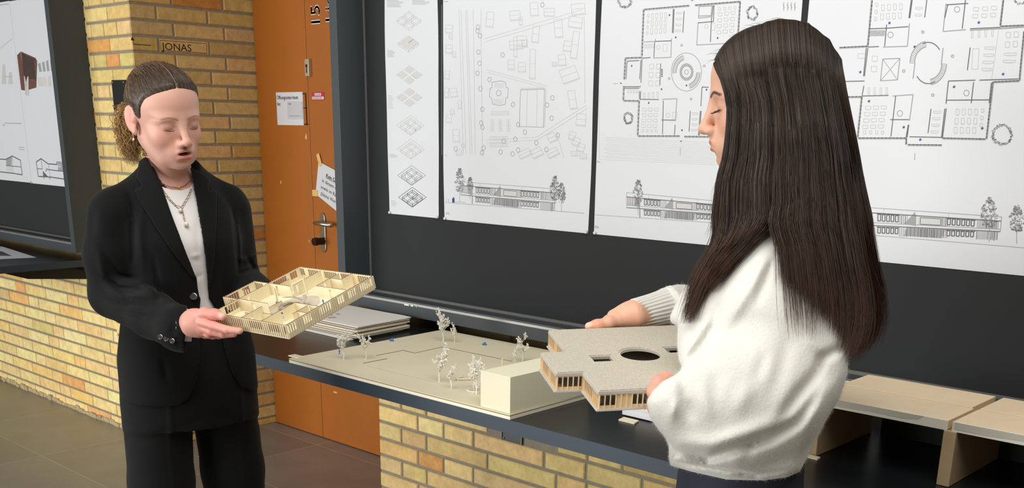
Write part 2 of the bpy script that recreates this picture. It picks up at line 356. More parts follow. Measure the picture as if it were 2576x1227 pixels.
def para(x, y, w, n, k=1, lh=3.1, seed=1, th=.001):
    r = random.Random(seed)
    for i in range(n): I.line((x, y+i*lh), (x+w*r.uniform(.6, 1), y+i*lh+.02*w), th, k)
para(974, 1, 44, 6); para(1038, 1, 46, 4); para(975, 127, 20, 6); para(977, 241, 14, 7, lh=5); para(981, 388, 20, 3); para(985, 505, 15, 4, lh=4)
I.mb.build('drawing', m_ink, P1)
# --- poster 2: site plan + facade
I = Ink(PY); r = random.Random(11)
for x0, x1 in ((1155, 1166), (1160, 1173), (1172, 1183), (1176, 1188), (1191, 1196), (1210, 1214)): I.line((x0, 25), (x1, 388), .0011, 2)
I.pl([(1112, 390), (1112, 12)], .0008, 2)
def house(cx, cy, w, h, a=0, k=2, ridge=True):
    ca, sa = math.cos(a), math.sin(a); f = lambda x, y: (cx+x*ca-y*sa, cy+x*sa+y*ca)
    I.pl([f(-w, -h), f(w, -h), f(w, h), f(-w, h)], .0012, k, True)
    I.pl([f(-w, h), f(w, h), f(w+1.5, h+2.5), f(-w+1.5, h+2.5)], .0015, k, True)
    if ridge: I.line(f(-w, 0), f(w, 0), .0009, k)
for q in ((1130, 72, 9, 9, .1), (1134, 92, 4, 4, .1), (1130, 122, 8, 10, .1), (1143, 136, 4, 6, 0), (1125, 187, 6, 10, .1), (1124, 232, 5, 11, 0), (1141, 232, 9, 10, -.15), (1157, 262, 4, 9, 0), (1138, 280, 5, 5, 0), (1130, 297, 7, 9, .1), (1148, 340, 8, 15, 0), (1165, 365, 4, 4, 0), (1155, 382, 7, 6, 0),
          (1296, 38, 13, 11, -.1), (1310, 52, 4, 9, 0), (1233, 48, 9, 18, .1), (1344, 22, 10, 16, -.05), (1382, 30, 13, 9, 0), (1455, 22, 17, 13, -.1), (1448, 55, 17, 13, .15), (1405, 70, 10, 22, -.08), (1447, 112, 8, 33, .12), (1428, 115, 10, 12, .1), (1298, 112, 16, 10, -.1), (1320, 108, 7, 8, 0), (1286, 162, 8, 11, 0), (1313, 168, 9, 11, 0), (1297, 117, 4, 24, 0),
          (1340, 160, 7, 36, .02), (1348, 85, 8, 20, .1), (1313, 102, 12, 12, 0), (1414, 150, 9, 13, -.1), (1395, 160, 6, 4, -.2), (1432, 187, 21, 17, -.35), (1440, 250, 9, 22, -.15), (1462, 300, 12, 14, .1), (1440, 340, 8, 9, .3), (1450, 355, 9, 9, .3), (1462, 370, 9, 9, .3), (1388, 345, 10, 10, -.4), (1320, 385, 16, 8, -.45), (1350, 383, 14, 10, -.45), (1390, 383, 14, 9, -.45), (1445, 385, 8, 5, 0), (1468, 392, 9, 5, 0)): house(*q)
for x, y in ((1203, 68), (1202, 78), (1208, 90), (1204, 131), (1207, 159), (1202, 184), (1209, 223), (1214, 275), (1211, 309), (1214, 320), (1217, 372), (1213, 384), (1147, 374), (1265, 138), (1268, 355), (1297, 350), (1304, 313), (1321, 332), (1390, 246), (1377, 264), (1388, 297), (1404, 340), (1375, 376), (1350, 359), (1290, 387), (1260, 382), (1304, 377), (1291, 263), (1232, 200), (1365, 12)): I.circ((x, y), 4.5, 6, .0013, 1, n=10)
for a, b in (((1220, 105), (1470, 33)), ((1220, 97), (1465, 24)), ((1225, 175), (1380, 217)), ((1228, 182), (1375, 222)), ((1475, 265), (1395, 315)), ((1395, 315), (1350, 345)), ((1350, 345), (1225, 352)), ((1225, 359), (1352, 352)), ((1352, 352), (1400, 322)), ((1400, 322), (1478, 272)), ((1470, 40), (1472, 260)), ((1400, 330), (1418, 395))): I.line(a, b, .0011, 2)
I.pl([(1238, 207), (1250, 205), (1262, 203), (1272, 207), (1274, 220), (1279, 221), (1278, 245), (1273, 246), (1272, 262), (1258, 265), (1240, 262), (1237, 247), (1232, 243), (1233, 222), (1238, 221)], .0013, 1, True); I.circ((1255, 234), 6, 7, .0012, 1, n=14)
for k in range(5): I.line((1244, 210+k*2.5), (1268, 210+k*2.5), .0008, 2); I.line((1242, 250+k*2.5), (1266, 250+k*2.5), .0008, 2)
I.pl([(1310, 226), (1370, 224), (1368, 320), (1307, 318)], .0012, 1, True); I.line((1327, 226), (1325, 318), .001, 2); I.line((1352, 225), (1350, 319), .001, 2); I.fill([(1310, 221), (1370, 220), (1370, 224), (1310, 226)], 2); I.fill([(1370, 222), (1374, 226), (1371, 318), (1366, 320)], 2)
for j in range(3):
    for i in range(9): I.line((1233+j*20, 301+i*3.6), (1245+j*20, 301+i*3.6), .0008, 2)
    I.line((1239+j*20, 301), (1239+j*20, 330), .0008, 2)
for y, x0 in ((280, 1236), (343, 1233), (360, 1234)):
    I.pl([(x0, y), (x0+44, y), (x0+44, y+9), (x0, y+9)], .0009, 2, True)
    for i in range(14): I.line((x0+i*3.2, y), (x0+i*3.2, y+9), .0006, 2)
para(1118, 4, 15, 1, 0); para(1121, 389, 6, 2, 1); para(1122, 534, 11, 3, 1, 2.2)
# facade drawing (u along, v down) in photo coordinates of this sheet
def tree(cx, cy, h, w, k=1, seed=1):
    rr = random.Random(seed); I.line((cx, cy), (cx, cy-h*.55), .0012, 1)
    for i in range(int(46+h)):
        a = rr.uniform(0, 2*PI); q = rr.random()**.6; v = rr.uniform(-1, 1); ww = w*(1-.55*max(0, -v))*math.sqrt(max(0, 1-v*v*.8))
        x = cx+ww*rr.uniform(-1, 1); y = cy-h*.66+v*h*.34
        I.circ((x, y), rr.uniform(1.2, 3), rr.uniform(1, 2.4), .0012, rr.choice([0, 1, 1]), a0=a, a1=a+rr.uniform(2, 5), n=5)
def facade(M, k0=0, arch=True, trees=()):
    """M(u,v): u 0..1 along, v 0..1 top to ground"""
    L_ = lambda u0, v0, u1, v1, w=.0012, k=1: I.line(M(u0, v0), M(u1, v1), w, k)
    L_(0, 0, 1, 0); L_(0, .18, 1, .18, .002, 0); L_(0, 0, 0, .6, .0012, 1); L_(1, 0, 1, .6)
    L_(0, .52, 1.0, .52, .0012); L_(0, .62, 1., .62, .0018, 0)
    for u in (.0, .2, .41, .64, .86): L_(u, 0, u, .18, .001, 2)
    L_(.12, .62, .12, 1, .002, 0); L_(.96, .62, .96, 1, .0016, 0)
    for a, b in ((.16, .31), (.635, .83)):
        n = 5 if b < .5 else 6
        for v0, v1 in ((.22, .45), (.68, .88)):
            for i in range(n):
                u = a+(b-a)*i/n; q = (b-a)/n*.62; I.pl([M(u, v0), M(u+q, v0), M(u+q, v1), M(u, v1)], .0022, 0, True)
            L_(a-.01, v0-.02, b, v0-.02, .0015, 0)
    I.fill([M(.0, .2), M(.12, .2), M(.12, .5), M(.06, .5), M(.0, .45)], 2); I.fill([M(.08, .2), M(.12, .2), M(.12, .6), M(.07, .52)], 1)
    I.fill([M(.39, .2), M(.41, .05), M(.42, .2), M(.42, .56), M(.34, .5)], 1); I.fill([M(.36, .64), M(.62, .64), M(.60, .98), M(.34, .94)], 1)
    I.fill([M(.43, .2), M(.63, .2), M(.63, .5), M(.43, .5)], 2, .00005); I.fill([M(.45, .26), M(.59, .26), M(.59, .48), M(.45, .48)], 2)
    I.pl([M(.45, .24), M(.59, .24), M(.59, .49), M(.45, .49)], .0016, 0, True)
    for u in (.455, .48, .5, .53, .55): L_(u, .66, u, .97, .0018, 0)
    for a, b in ((.0, .12), (.31, .36), (.6, .635), (.84, .98)):
        n = int((b-a)*95)
        for i in range(n+1):
            u = a+(b-a)*i/n; L_(u, .2, u, .51, .0014, rnd.choice([0, 1, 1]))
            if a > .1: L_(u, .65, u, .97, .0014, rnd.choice([0, 1, 1]))
    for i in range(10): u = .36+.26*i/10; L_(u, .64, u, .96, .0012, 0)
def q4(a, b, c, d):
    a, b, c, d = map(np.array, (a, b, c, d)); return lambda u, v: tuple((a*(1-u)+b*u)*(1-v)+(d*(1-u)+c*u)*v)
facade(q4((1160, 457), (1400, 475), (1398, 532), (1160, 510)))
I.line((1121, 509), (1470, 536), .0012, 1); tree(1157, 507, 84, 12, seed=3); tree(1183, 500, 54, 7, seed=4); tree(1396, 530, 88, 12, seed=5); tree(1413, 531, 70, 10, seed=6)
I.mb.cur = 3; I.fill([(1138, 509), (1138, 500), (1142, 495), (1144, 500), (1144, 510)], 3); I.line((1123, 500), (1123, 508), .0012, 1); I.line((1128, 500), (1128, 508), .0012, 1); I.line((1146, 507), (1172, 509), .001, 1)
I.mb.build('drawing', m_ink, P2)
# --- floor plans
def plan(T, kind):
    w1 = .0022
    def R(pts, w=w1, k=1, c=False): I.pl([T(*p) for p in pts], w, k, c)
    # outline: a square with corner pavilions (0..1)
    out = [(.16, .03), (.80, .0), (.965, .0)]
    def wallz(a, b, teeth=True):
        A, B = np.array(T(*a)), np.array(T(*b)); I.line(tuple(A), tuple(B), .0026, 1)
        d = B-A; n = np.hypot(*d); q = np.array([-d[1], d[0]])/n
        I.line(tuple(A+q*3), tuple(B+q*3), .0013, 1)
        if teeth:
            for i in range(int(n/8)): p = A+d*(i+.5)/int(n/8); I.line(tuple(p-q*1.3), tuple(p+q*3.8), .0026, 1)
    return R, wallz
def plan3():
    X = lambda x, y: (1530+x/3.317, y/3.317)
    def seg(pts, w=.0022, k=1): I.pl([X(*p) for p in pts], w, k)
    def wz(a, b, s=1):
        A, B = np.array(X(*a)), np.array(X(*b)); d = B-A; n = np.hypot(*d); q = np.array([-d[1], d[0]])/n*s
        I.line(tuple(A), tuple(B), .0019, 0); I.line(tuple(A+q*2.6), tuple(B+q*2.6), .0012, 1)
        for i in range(max(2, int(n/9))): p = A+d*(i+.5)/max(2, int(n/9)); I.line(tuple(p-q*1.6), tuple(p+q*1.8), .0022, 0)
    for a, b in (((300, 78), (680, 45)), ((725, 42), (1105, 12)), ((300, 78), (285, 470)), ((148, 483), (285, 478)), ((148, 483), (138, 665)), ((135, 725), (130, 838)), ((130, 838), (262, 840)), ((262, 840), (250, 1130)), ((250, 1133), (600, 1133)), ((635, 1137), (1000, 1140)), ((1105, 12), (1085, 330))): wz(a, b)
    for pts in ([(545, 75), (537, 275)], [(552, 75), (545, 275)], [(300, 350), (395, 345), (395, 325)], [(395, 345), (530, 340)], [(390, 348), (383, 480)], [(530, 320), (525, 478), (380, 484)], [(285, 485), (355, 480)], [(285, 495), (275, 690)], [(275, 500), (265, 660)], [(160, 510), (260, 505)], [(160, 510), (150, 660)], [(125, 722), (275, 722)], [(140, 735), (262, 735)], [(262, 760), (262, 825)], [(272, 760), (270, 825)], [(265, 828), (425, 830)], [(450, 828), (575, 822), (562, 1010)], [(462, 840), (455, 1120)], [(445, 1000), (560, 1002)], [(560, 1040), (555, 1125)],
                [(755, 55), (868, 48), (860, 130), (760, 133)], [(760, 60), (755, 150), (860, 140)], [(878, 45), (862, 180)], [(885, 45), (880, 180)], [(755, 190), (880, 180)], [(752, 185), (740, 375), (990, 362)], [(862, 185), (855, 350)], [(635, 92), (625, 272)], [(687, 925), (677, 1097)], [(778, 925), (762, 1130)], [(785, 725), (840, 728)], [(785, 725), (775, 885)], [(440, 530), (433, 712)], [(770, 925), (755, 1128)]): seg(pts, .0019, 0 if len(pts) == 2 else 1)
    cx, cy = X(655, 600); I.circ((cx, cy), 126/3.317, 159/3.317, .0012, 1, n=40)
    for rr in (.44, .36): I.circ((cx, cy), 126/3.317*rr, 159/3.317*rr, .0014, 1, n=20)
    for i in range(14): a = i*PI/7; I.circ((cx+14*math.cos(a), cy+17*math.sin(a)), 2.6, 3, .0012, 1, n=6)
    I.circ((cx, cy), 5, 5.5, .0012, 1, n=12)
    for a0, a1 in ((PI*.98, PI*1.42), (.05, PI*.42)):
        for q in (.68, .9): I.circ((cx, cy), 38*q, 47*q, .0018, 1, a0, a1, 14)
        for i in range(16): a = a0+(a1-a0)*i/15; I.line((cx+38*.68*math.cos(a), cy+47*.68*math.sin(a)), (cx+38*.9*math.cos(a), cy+47*.9*math.sin(a)), .001, 1)
    def desks(a, nx, ny, dx, dy, w, h):
        for i in range(nx):
            for j in range(ny):
                x, y = a[0]+dx[0]*i+dy[0]*j, a[1]+dx[1]*i+dy[1]*j
                I.pl([X(x-w, y-h), X(x+w, y-h), X(x+w, y+h), X(x-w, y+h)], .0012, 2, True); I.line(X(x-w*.6, y+h+3), X(x+w*.6, y+h+3), .001, 2)
    desks((370, 135), 4, 3, (37, -3), (-3, 62), 9, 22); desks((335, 130), 1, 4, (0, 0), (-3, 48), 7, 11)
    desks((935, 118), 3, 4, (54, -6), (-4, 50), 17, 13); desks((930, 72), 4, 1, (43, -3), (0, 0), 9, 11); desks((305, 912), 3, 4, (48, 0), (-3, 46), 16, 12); desks((290, 1090), 4, 1, (37, 0), (0, 0), 8, 10)
    desks((363, 553), 2, 3, (58, 0), (-4, 70), 17, 20); desks((593, 108), 1, 4, (0, 0), (-3, 49), 22, 6); desks((725, 945), 1, 4, (0, 0), (-2, 46), 23, 6); desks((303, 795), 4, 1, (37, -2), (0, 0), 6, 22); desks((168, 755), 4, 1, (24, 0), (0, 0), 5, 18); desks((310, 385), 4, 1, (22, -1), (0, 0), 7, 14)
    for x, y in ((420, 395), (820, 220), (500, 960)): I.circ(X(x, y), 4.5, 5.5, .0012, 2, n=8); I.pl([X(x+40, y-25), X(x+75, y-28), X(x+72, y+30), X(x+38, y+32)], .001, 2, True)
    for x, y in ((615, 377), (803, 549), (510, 654), (693, 826)): I.pl([X(x-7, y-7), X(x+7, y-7), X(x+7, y+7), X(x-7, y+7)], .0014, 1, True)
    for x, y in ((513, 126), (565, 312), (198, 549), (655, 713), (447, 744), (340, 858), (617, 1086), (822, 748), (915, 317)): I.circ(X(x, y), 1, 1.2, .0035, 3, n=6)
    for x, y in ((108, 693), (610, 1176), (703, 3)): I.fill([X(x-9, y+5), X(x+9, y+5), X(x, y-6)], 0)
    for i in range(5): I.line(X(445, 580+i*14), X(456, 580+i*14), .003, 0)
plan3_done = None
def blobtree(cx, cy, rx, ry, seed, n=46):
    r = random.Random(seed)
    for q in range(n):
        a = 2*PI*q/n; k = r.uniform(.78, 1.02); x, y = cx+rx*k*math.cos(a), cy+ry*k*math.sin(a)
        I.circ((x, y), r.uniform(1.2, 2.6), r.uniform(1.2, 2.8), .0012, r.choice([1, 1, 0]), a0=r.uniform(0, 6), a1=r.uniform(7, 10), n=5)
I = Ink(PY); plan3()
blobtree(1581, 297, 11, 14, 1); blobtree(1572, 4, 17, 15, 2); blobtree(1893, 33, 14, 17, 3)
for x in (1972, 1982, 1991, 2000): I.line((x, 6), (x, 26), .0016, 1); I.line((x-2, 12), (x+2, 20), .0012, 1)
I.line((1498, 540), (1797, 560), .001, 1); facade(q4((1577, 484), (1855, 510), (1855, 562), (1577, 545))); tree(1606, 540, 88, 12, seed=13)
para(1500, 405, 12, 2, 1, 2.5); para(1496, 568, 12, 3, 1, 2.4)
for k in range(14): I.line((1510+rnd.uniform(0, 20), 345+k*4.3), (1800, 358+k*4.3), .0006, 2)
I.line((1508, 230), (1508, 400), .0006, 2); I.line((1544, 210), (1555, 210), .001, 1); I.line((1712, 370), (1712, 390), .001, 1)
I.mb.build('drawing', m_ink, P3)
def plan4():
    X = lambda x, y: (2130+x/3.316, y/3.316)
    def seg(pts, w=.0022, k=1): I.pl([X(*p) for p in pts], w, k)
    def wz(a, b, s=1):
        A, B = np.array(X(*a)), np.array(X(*b)); d = B-A; n = np.hypot(*d); q = np.array([-d[1], d[0]])/n*s
        I.line(tuple(A), tuple(B), .0019, 0); I.line(tuple(A+q*2.6), tuple(B+q*2.6), .0012, 1)
        for i in range(max(2, int(n/9))): p = A+d*(i+.5)/max(2, int(n/9)); I.line(tuple(p-q*1.6), tuple(p+q*1.8), .0022, 0)
    for a, b in (((215, 0), (180, 380)), ((-60, 396), (180, 384)), ((-60, 808), (130, 805)), ((130, 805), (95, 1145)), ((95, 1150), (500, 1150)), ((500, 1150), (500, 1205)), ((510, 1205), (795, 1208)), ((800, 1150), (1160, 1158)), ((1165, 1158), (1220, 680)), ((1225, 682), (1440, 672)), ((1440, 672), (1479, 260)), ((1310, 0), (1285, 215)), ((1285, 218), (1480, 210))): wz(a, b)
    for pts in ([(548, 0), (528, 150)], [(540, 0), (520, 150)], [(190, 240), (335, 235)], [(335, 205), (318, 385)], [(335, 235), (515, 222)], [(525, 195), (508, 385), (305, 392)], [(180, 392), (270, 388)], [(178, 400), (150, 635)], [(165, 400), (142, 635)], [(-60, 680), (150, 675)], [(145, 715), (130, 795)], [(130, 800), (350, 795)], [(385, 800), (555, 788), (525, 1005)], [(410, 800), (370, 1140)], [(365, 997), (520, 997)], [(520, 1040), (505, 1145)], [(515, 1040), (497, 1145)],
                [(845, 35), (820, 150)], [(830, 30), (805, 262), (995, 247)], [(835, 40), (1015, 28)], [(992, 0), (965, 240)], [(1030, 240), (1285, 228)], [(1030, 252), (1300, 238), (1480, 225)], [(670, 0), (652, 145)], [(1032, 395), (1008, 585)], [(705, 908), (680, 1110)], [(850, 675), (1075, 668)], [(850, 675), (830, 865)], [(1060, 685), (1040, 860)], [(835, 835), (1190, 832)], [(1110, 668), (1430, 658)], [(832, 905), (800, 1150)], [(820, 905), (792, 1150)], [(1208, 690), (1190, 860)], [(525, 1140), (800, 1145)]): seg(pts, .0019, 0 if len(pts) == 2 else 1)
    seg([(302, 492), (445, 486), (425, 665), (283, 673), (302, 492)], .0018); seg([(302, 492), (425, 665)], .0009); seg([(445, 486), (283, 673)], .0009)
    seg([(1268, 250), (1210, 660)], .0008, 2)
    cx, cy = X(682, 525); rx, ry = 40, 52
    I.circ((cx, cy), rx*.93, ry, .0018, 0, -PI*.62, -PI*.22, 12); I.circ((cx, cy), rx*.93, ry, .0018, 0, PI*.35, PI*.78, 12); seg([(805, 400), (790, 540)], .002); seg([(570, 525), (555, 655)], .002)
    for a0, a1 in ((PI*1.0, PI*1.45), (.05, PI*.45)):
        for q in (.86, 1.15): I.circ((cx, cy), rx*q, ry*q*.92, .0018, 1, a0, a1, 14)
        for i in range(16): a = a0+(a1-a0)*i/15; I.line((cx+rx*.86*math.cos(a), cy+ry*.8*math.sin(a)), (cx+rx*1.15*math.cos(a), cy+ry*1.06*math.sin(a)), .001, 1)
    def desks(a, nx, ny, dx, dy, w, h):
        for i in range(nx):
            for j in range(ny):
                x, y = a[0]+dx[0]*i+dy[0]*j, a[1]+dx[1]*i+dy[1]*j
                I.pl([X(x-w, y-h), X(x+w, y-h), X(x+w, y+h), X(x-w, y+h)], .0012, 2, True); I.line(X(x-w*.6, y+h+4), X(x+w*.6, y+h+4), .001, 2)
    desks((303, 62), 4, 2, (50, -3), (-8, 75), 12, 24); desks((252, 38), 1, 3, (0, 0), (-5, 58), 10, 13); desks((1080, 75), 3, 2, (75, -5), (-8, 58), 22, 14); desks((180, 897), 3, 4, (65, -2), (-8, 53), 22, 13); desks((150, 1102), 4, 1, (50, 0), (0, 0), 10, 12)
    desks((925, 932), 4, 3, (52, 0), (-8, 76), 13, 24); desks((1135, 920), 1, 3, (0, 0), (-6, 60), 11, 13); desks((605, 65), 1, 2, (0, 0), (-6, 58), 28, 7); desks((755, 932), 1, 4, (0, 0), (-7, 55), 30, 8); desks((185, 758), 4, 1, (50, 0), (0, 0), 7, 28); desks((235, 488), 1, 2, (0, 0), (-6, 85), 22, 22)
    desks((1195, 398), 1, 4, (0, 0), (-8, 60), 42, 9); desks((1365, 450), 1, 2, (0, 0), (-8, 60), 50, 9); desks((1350, 290), 2, 2, (65, -5), (-8, 80), 18, 22); desks((1048, 285), 4, 1, (56, -5), (0, 0), 7, 28); desks((125, 465), 1, 1, (0, 0), (0, 0), 32, 18); desks((205, 275), 5, 1, (26, -1), (0, 0), 9, 22)
    for x, y in ((367, 290), (922, 78), (445, 945), (1000, 775)): I.circ(X(x, y), 7, 7.5, .0012, 1, n=8)
    for x, y in ((1075, 490),): I.pl([X(x-22, y-85), X(x+30, y-85), X(x+20, y+85), X(x-32, y+85)], .0012, 2, True)
    for x, y in ((636, 267), (884, 468), (477, 592), (719, 792)): I.pl([X(x-9, y-9), X(x+9, y-9), X(x+9, y+9), X(x-9, y+9)], .0016, 1, True)
    for x, y in ((358, 192), (568, 390), (115, 601), (187, 844), (477, 1061), (615, 1164), (897, 724), (1103, 188), (1306, 618), (1132, 1070)): I.circ(X(x, y), 1.2, 1.5, .005, 3, n=6)
    for i in range(18): I.line(X(200+i*7, 255), X(195+i*7, 300), .001, 1)
I = Ink(PY); plan4(); blobtree(2521, 339, 26, 26, 5, 70); blobtree(2566, 0, 14, 10, 6, 20)
facade(q4((2150, 519), (2520, 545), (2515, 605), (2150, 592))); I.line((2060, 580), (2640, 628), .001, 1); tree(2489, 608, 112, 22, seed=23); tree(2558, 613, 96, 20, seed=24)
I.line((2302, 385), (2301, 402), .0012, 1)
I.mb.build('drawing', m_ink, P4)
# --- left board posters
L1 = poster(-5.489, -4.897, 1.161, 2.002, 'white poster with brown house rendering and section, right half of the left board', 0)
L2 = poster(-6.083, -5.490, 1.163, 2.004, 'pale white rendering poster cut by the picture left edge', 0)
m_l = m_ink+[mat('print_brown', (104, 66, 56), .7), mat('print_brown_dark', (66, 48, 42), .7), mat('print_beige', (214, 200, 186), .7), mat('print_haze', (196, 193, 190), .7)]
I = Ink(PY); X = lambda x, y: (x/5.11, y/5.11)
Fz = lambda pts, k, dy=0: I.fill([X(*p) for p in pts], k, dy)
I.fill([X(210, 1140), X(720, 1130), X(780, 1900), X(330, 1950)], 7, .0007)
Fz([(222, 710), (268, 662), (310, 960), (330, 1165), (275, 1155)], 4); Fz([(272, 662), (460, 745), (480, 785), (470, 1125), (332, 1165), (308, 960)], 4, .0001)
Fz([(278, 675), (345, 715), (455, 760), (440, 800), (460, 1020), (320, 1010), (305, 960)], 5, -.0003)
Fz([(448, 805), (655, 740), (690, 830), (700, 1130), (560, 1130), (472, 1115)], 6, .0003)
for k in range(4): Fz([(490+k*52, 820-k*17), (520+k*50, 808-k*17), (540+k*48, 920-k*4), (510+k*50, 925-k*4)], 1, 0)
for k in range(3): Fz([(480+k*70, 1000-k*8), (535+k*55, 990-k*8), (550+k*55, 1110), (495+k*60, 1110)], 2 if k != 1 else 6, 0)
Fz([(312, 975), (322, 980), (340, 1070), (335, 1227), (330, 1227)], 7, -.0008); Fz([(358, 980), (370, 985), (372, 1227), (340, 1227), (335, 1080)], 7, -.0008)
for s_, ox in ((0, 0), (1, 0)): pass
def X2(x, y): return (x/5.11, 240+y/5.11)
def sg(pts, w=.004, k=0): I.pl([X2(*p) for p in pts], w, k)
sg([(495, 1045), (468, 855), (530, 812), (620, 878), (740, 888)], .006); sg([(478, 940), (545, 945)], .004); sg([(530, 812), (548, 945)], .003); sg([(500, 1040), (650, 1048), (850, 1078)], .006); sg([(610, 950), (745, 968), (840, 975)], .005); sg([(625, 890), (650, 1040)], .003, 1); sg([(830, 860), (845, 1070)], .004, 1); sg([(560, 1040), (568, 1068)], .006); sg([(640, 1048), (645, 1078)], .006)
I.fill([X2(725, 845), X2(832, 855), X2(840, 890), X2(728, 885)], 1); I.fill([X2(750, 890), X2(842, 890), X2(842, 975), X2(748, 968)], 1); I.fill([X2(755, 900), X2(790, 903), X2(790, 925), X2(757, 922)], 7, -.0008); I.fill([X2(553, 970), X2(625, 1048), X2(560, 1040)], 0); I.fill([X2(585, 965), X2(605, 925), X2(612, 945), X2(592, 985)], 1)
I.mb.build('drawing', m_l, L1)
I = Ink(PY); sg([(0, 818), (75, 822), (160, 778), (265, 832), (290, 1025)], .006); sg([(0, 980), (170, 1000), (288, 1020)], .006); sg([(80, 900), (270, 918)], .004); sg([(160, 790), (172, 1000)], .003, 1); I.fill([X2(80, 830), X2(155, 785), X2(150, 900), X2(85, 900)], 1); I.fill([X2(90, 905), X2(148, 910), X2(152, 980), X2(95, 975)], 2)
sg([(240, 665), (315, 668)], .003, 1); sg([(250, 692), (318, 697)], .003, 1); sg([(300, 1048), (360, 1050)], .003, 2); sg([(290, 1072), (365, 1078)], .003, 2)
I.fill([X(0, 600), X(163, 530), X(250, 1085), X(0, 1080)], 7, .0007); Fz([(0, 610), (160, 485), (163, 500), (0, 640)], 2); Fz([(20, 1130), (245, 1130), (275, 1560), (60, 1560)], 6, .0005)
for a in ((35, 830), (120, 930)): Fz([(a[0], a[1]), (a[0]+30, a[1]), (a[0]+45, 1080), (a[0]-10, 1080)], 7, -.0006)
I.line(X(75, 985), X(150, 985), .003, 1); I.line(X2(60, 355), X2(280, 360), .004, 1); I.line(X2(40, 380), X2(60, 378), .006, 1); I.line(X(0, 65), X(115, 50), .003, 1); I.mb.build('drawing', m_l, L2)
I = None

# ------------------------------------------------------------------ benches and wall fittings
m_bench = mat('bench_slab', (18, 22, 25), .3, var=.05, vscale=5, spec=.35)
m_edge = mat('bench_edge', (42, 56, 68), .45)
def bench(x0, x1, y0, label, z=.845):
    t = thing('counter', label, 'counter', ((x0+x1)/2, WY, z-.032))
    mb = MB(); mb.box((x0+.002, y0+.002, z-.030), (x1-.002, WY-.002, z)); mb.build('worktop', m_bench, t, bevel=.001)
    mb = MB(); mb.box((x0, y0, z-.031), (x1, y0+.0025, z+.0004)); mb.box((x0, y0, z-.031), (x0+.0025, WY-.002, z+.0004)); mb.box((x1-.0025, y0, z-.031), (x1, WY-.002, z+.0004)); mb.build('edge_band', m_edge, t)
    return t
b1 = bench(-2.88, .25, 1.632, 'long dark counter holding the architecture models below the floor plans')
b2 = bench(-7.6, XL, 1.60, 'dark wall counter at the left carrying a paper sheet')
mb = MB(); mb.prism([(2.375, .812), (1.95, .812), (1.96, .79), (2.05, .76), (2.375, .73)], -5.02, -4.99, lambda y, z, x: (x, y, z))
for (x, g) in ((-5.005, b2),): mb.build('support_bracket', m_black, g)
mb = MB(); c0, c1 = onz(75, 690, .80), onz(230, 708, .775)
mb.box((-6.2, 2.30, .782), (-4.86, 2.325, .812)); mb.build('support_rail', mat('rail_maroon', (40, 22, 20), .5), b2)
for x in (-2.4, -1.5, -.6):
    mb = MB(); mb.prism([(2.375, .813), (1.8, .813), (1.82, .79), (2.375, .70)], x-.015, x+.015, lambda y, z, x: (x, y, z)); mb.build('support_bracket', m_black, b1)
# black plate with screws on the pier
t = thing('metal_plate', 'small black metal plate with three screws on the bright pier bricks', 'plate', (-4.59, WY, 1.51))
mb = MB(); mb.prism([(-4.637, 1.508), (-4.62, 1.506), (-4.55, 1.52), (-4.53, 1.525), (-4.515, 1.633), (-4.636, 1.634)], WY-.008, WY+.0005, lambda x, z, y: (x, y, z)); mb.build('plate', m_black, t, bevel=.001)
for x, z in ((-4.625, 1.625), (-4.53, 1.624), (-4.625, 1.522)):
    mb = MB(); mb.sphere((x, WY-.008, z), (.0035, .0025, .0035)); mb.build('screw', m_steel, t, smooth=True)
# marker writing on the dark pier side
m_mk = mat('marker_black', (32, 24, 20), .7); mb = MB()
def onside(x, y): return (XD0+.0012, 2.51+x, 1.757+y)
add_text(mb, 'JONAS', .052, lambda x, y: onside(x*.92+.008, y*.8+.003))
for a, b_ in (((0, 0), (.225, 0)), ((.225, 0), (.225, .04)), ((.225, .04), (0, .04)), ((0, .04), (0, 0))):
    mb.tube([onside(*a), onside(*b_)], .0008, 4)
mb.tube([onside(-.045, .017), onside(-.125, .017), onside(-.127, .04)], .0012, 4); mb.poly([onside(-.135, .032), onside(-.119, .032), onside(-.127, .047)])
o = mb.build('marker_writing', m_mk); tag(o, 'hand-drawn JONAS lettering with a bent arrow on the shaded pier side', 'graffiti')
# socket box recessed in the low wall
t = thing('socket_box', 'grey recessed box in the brick wall below the long counter', 'socket box', (-2.215, WY, .49))
mb = MB(); mb.box((-2.26, WY-.004, .492), (-2.17, WY, .495)); mb.box((-2.26, WY-.004, .525), (-2.17, WY, .528)); mb.box((-2.26, WY-.004, .495), (-2.257, WY, .525)); mb.box((-2.173, WY-.004, .495), (-2.17, WY, .525)); mb.build('rim', mat('putty', (150, 146, 134), .7), t)
mb = MB(); mb.box((-2.257, WY, .495), (-2.173, WY+.004, .525)); mb.build('cover', mat('box_grey', (96, 98, 98), .6), t); MB().sphere((-2.25, WY-.002, .50), .003).build('screw', m_steel, t)
# sheet on the left counter
t = thing('loose_sheet', 'glossy white sheet with dark print lying on the left counter', 'paper', (-5.2, 2.0, .846))
mb = MB(); mb.prism([(-5.06, 2.13), (-5.62, 2.20), (-5.72, 1.86), (-5.12, 1.93)][::-1], .8462, .8468); mb.build('sheet', m_paper, t)
mb = MB(); mb.prism([(-5.19, 2.07), (-5.4, 2.11), (-5.6, 2.0), (-5.28, 1.985)][::-1], .847, .8472); mb.build('print', mat('photo_print', (70, 58, 56), .4), t)
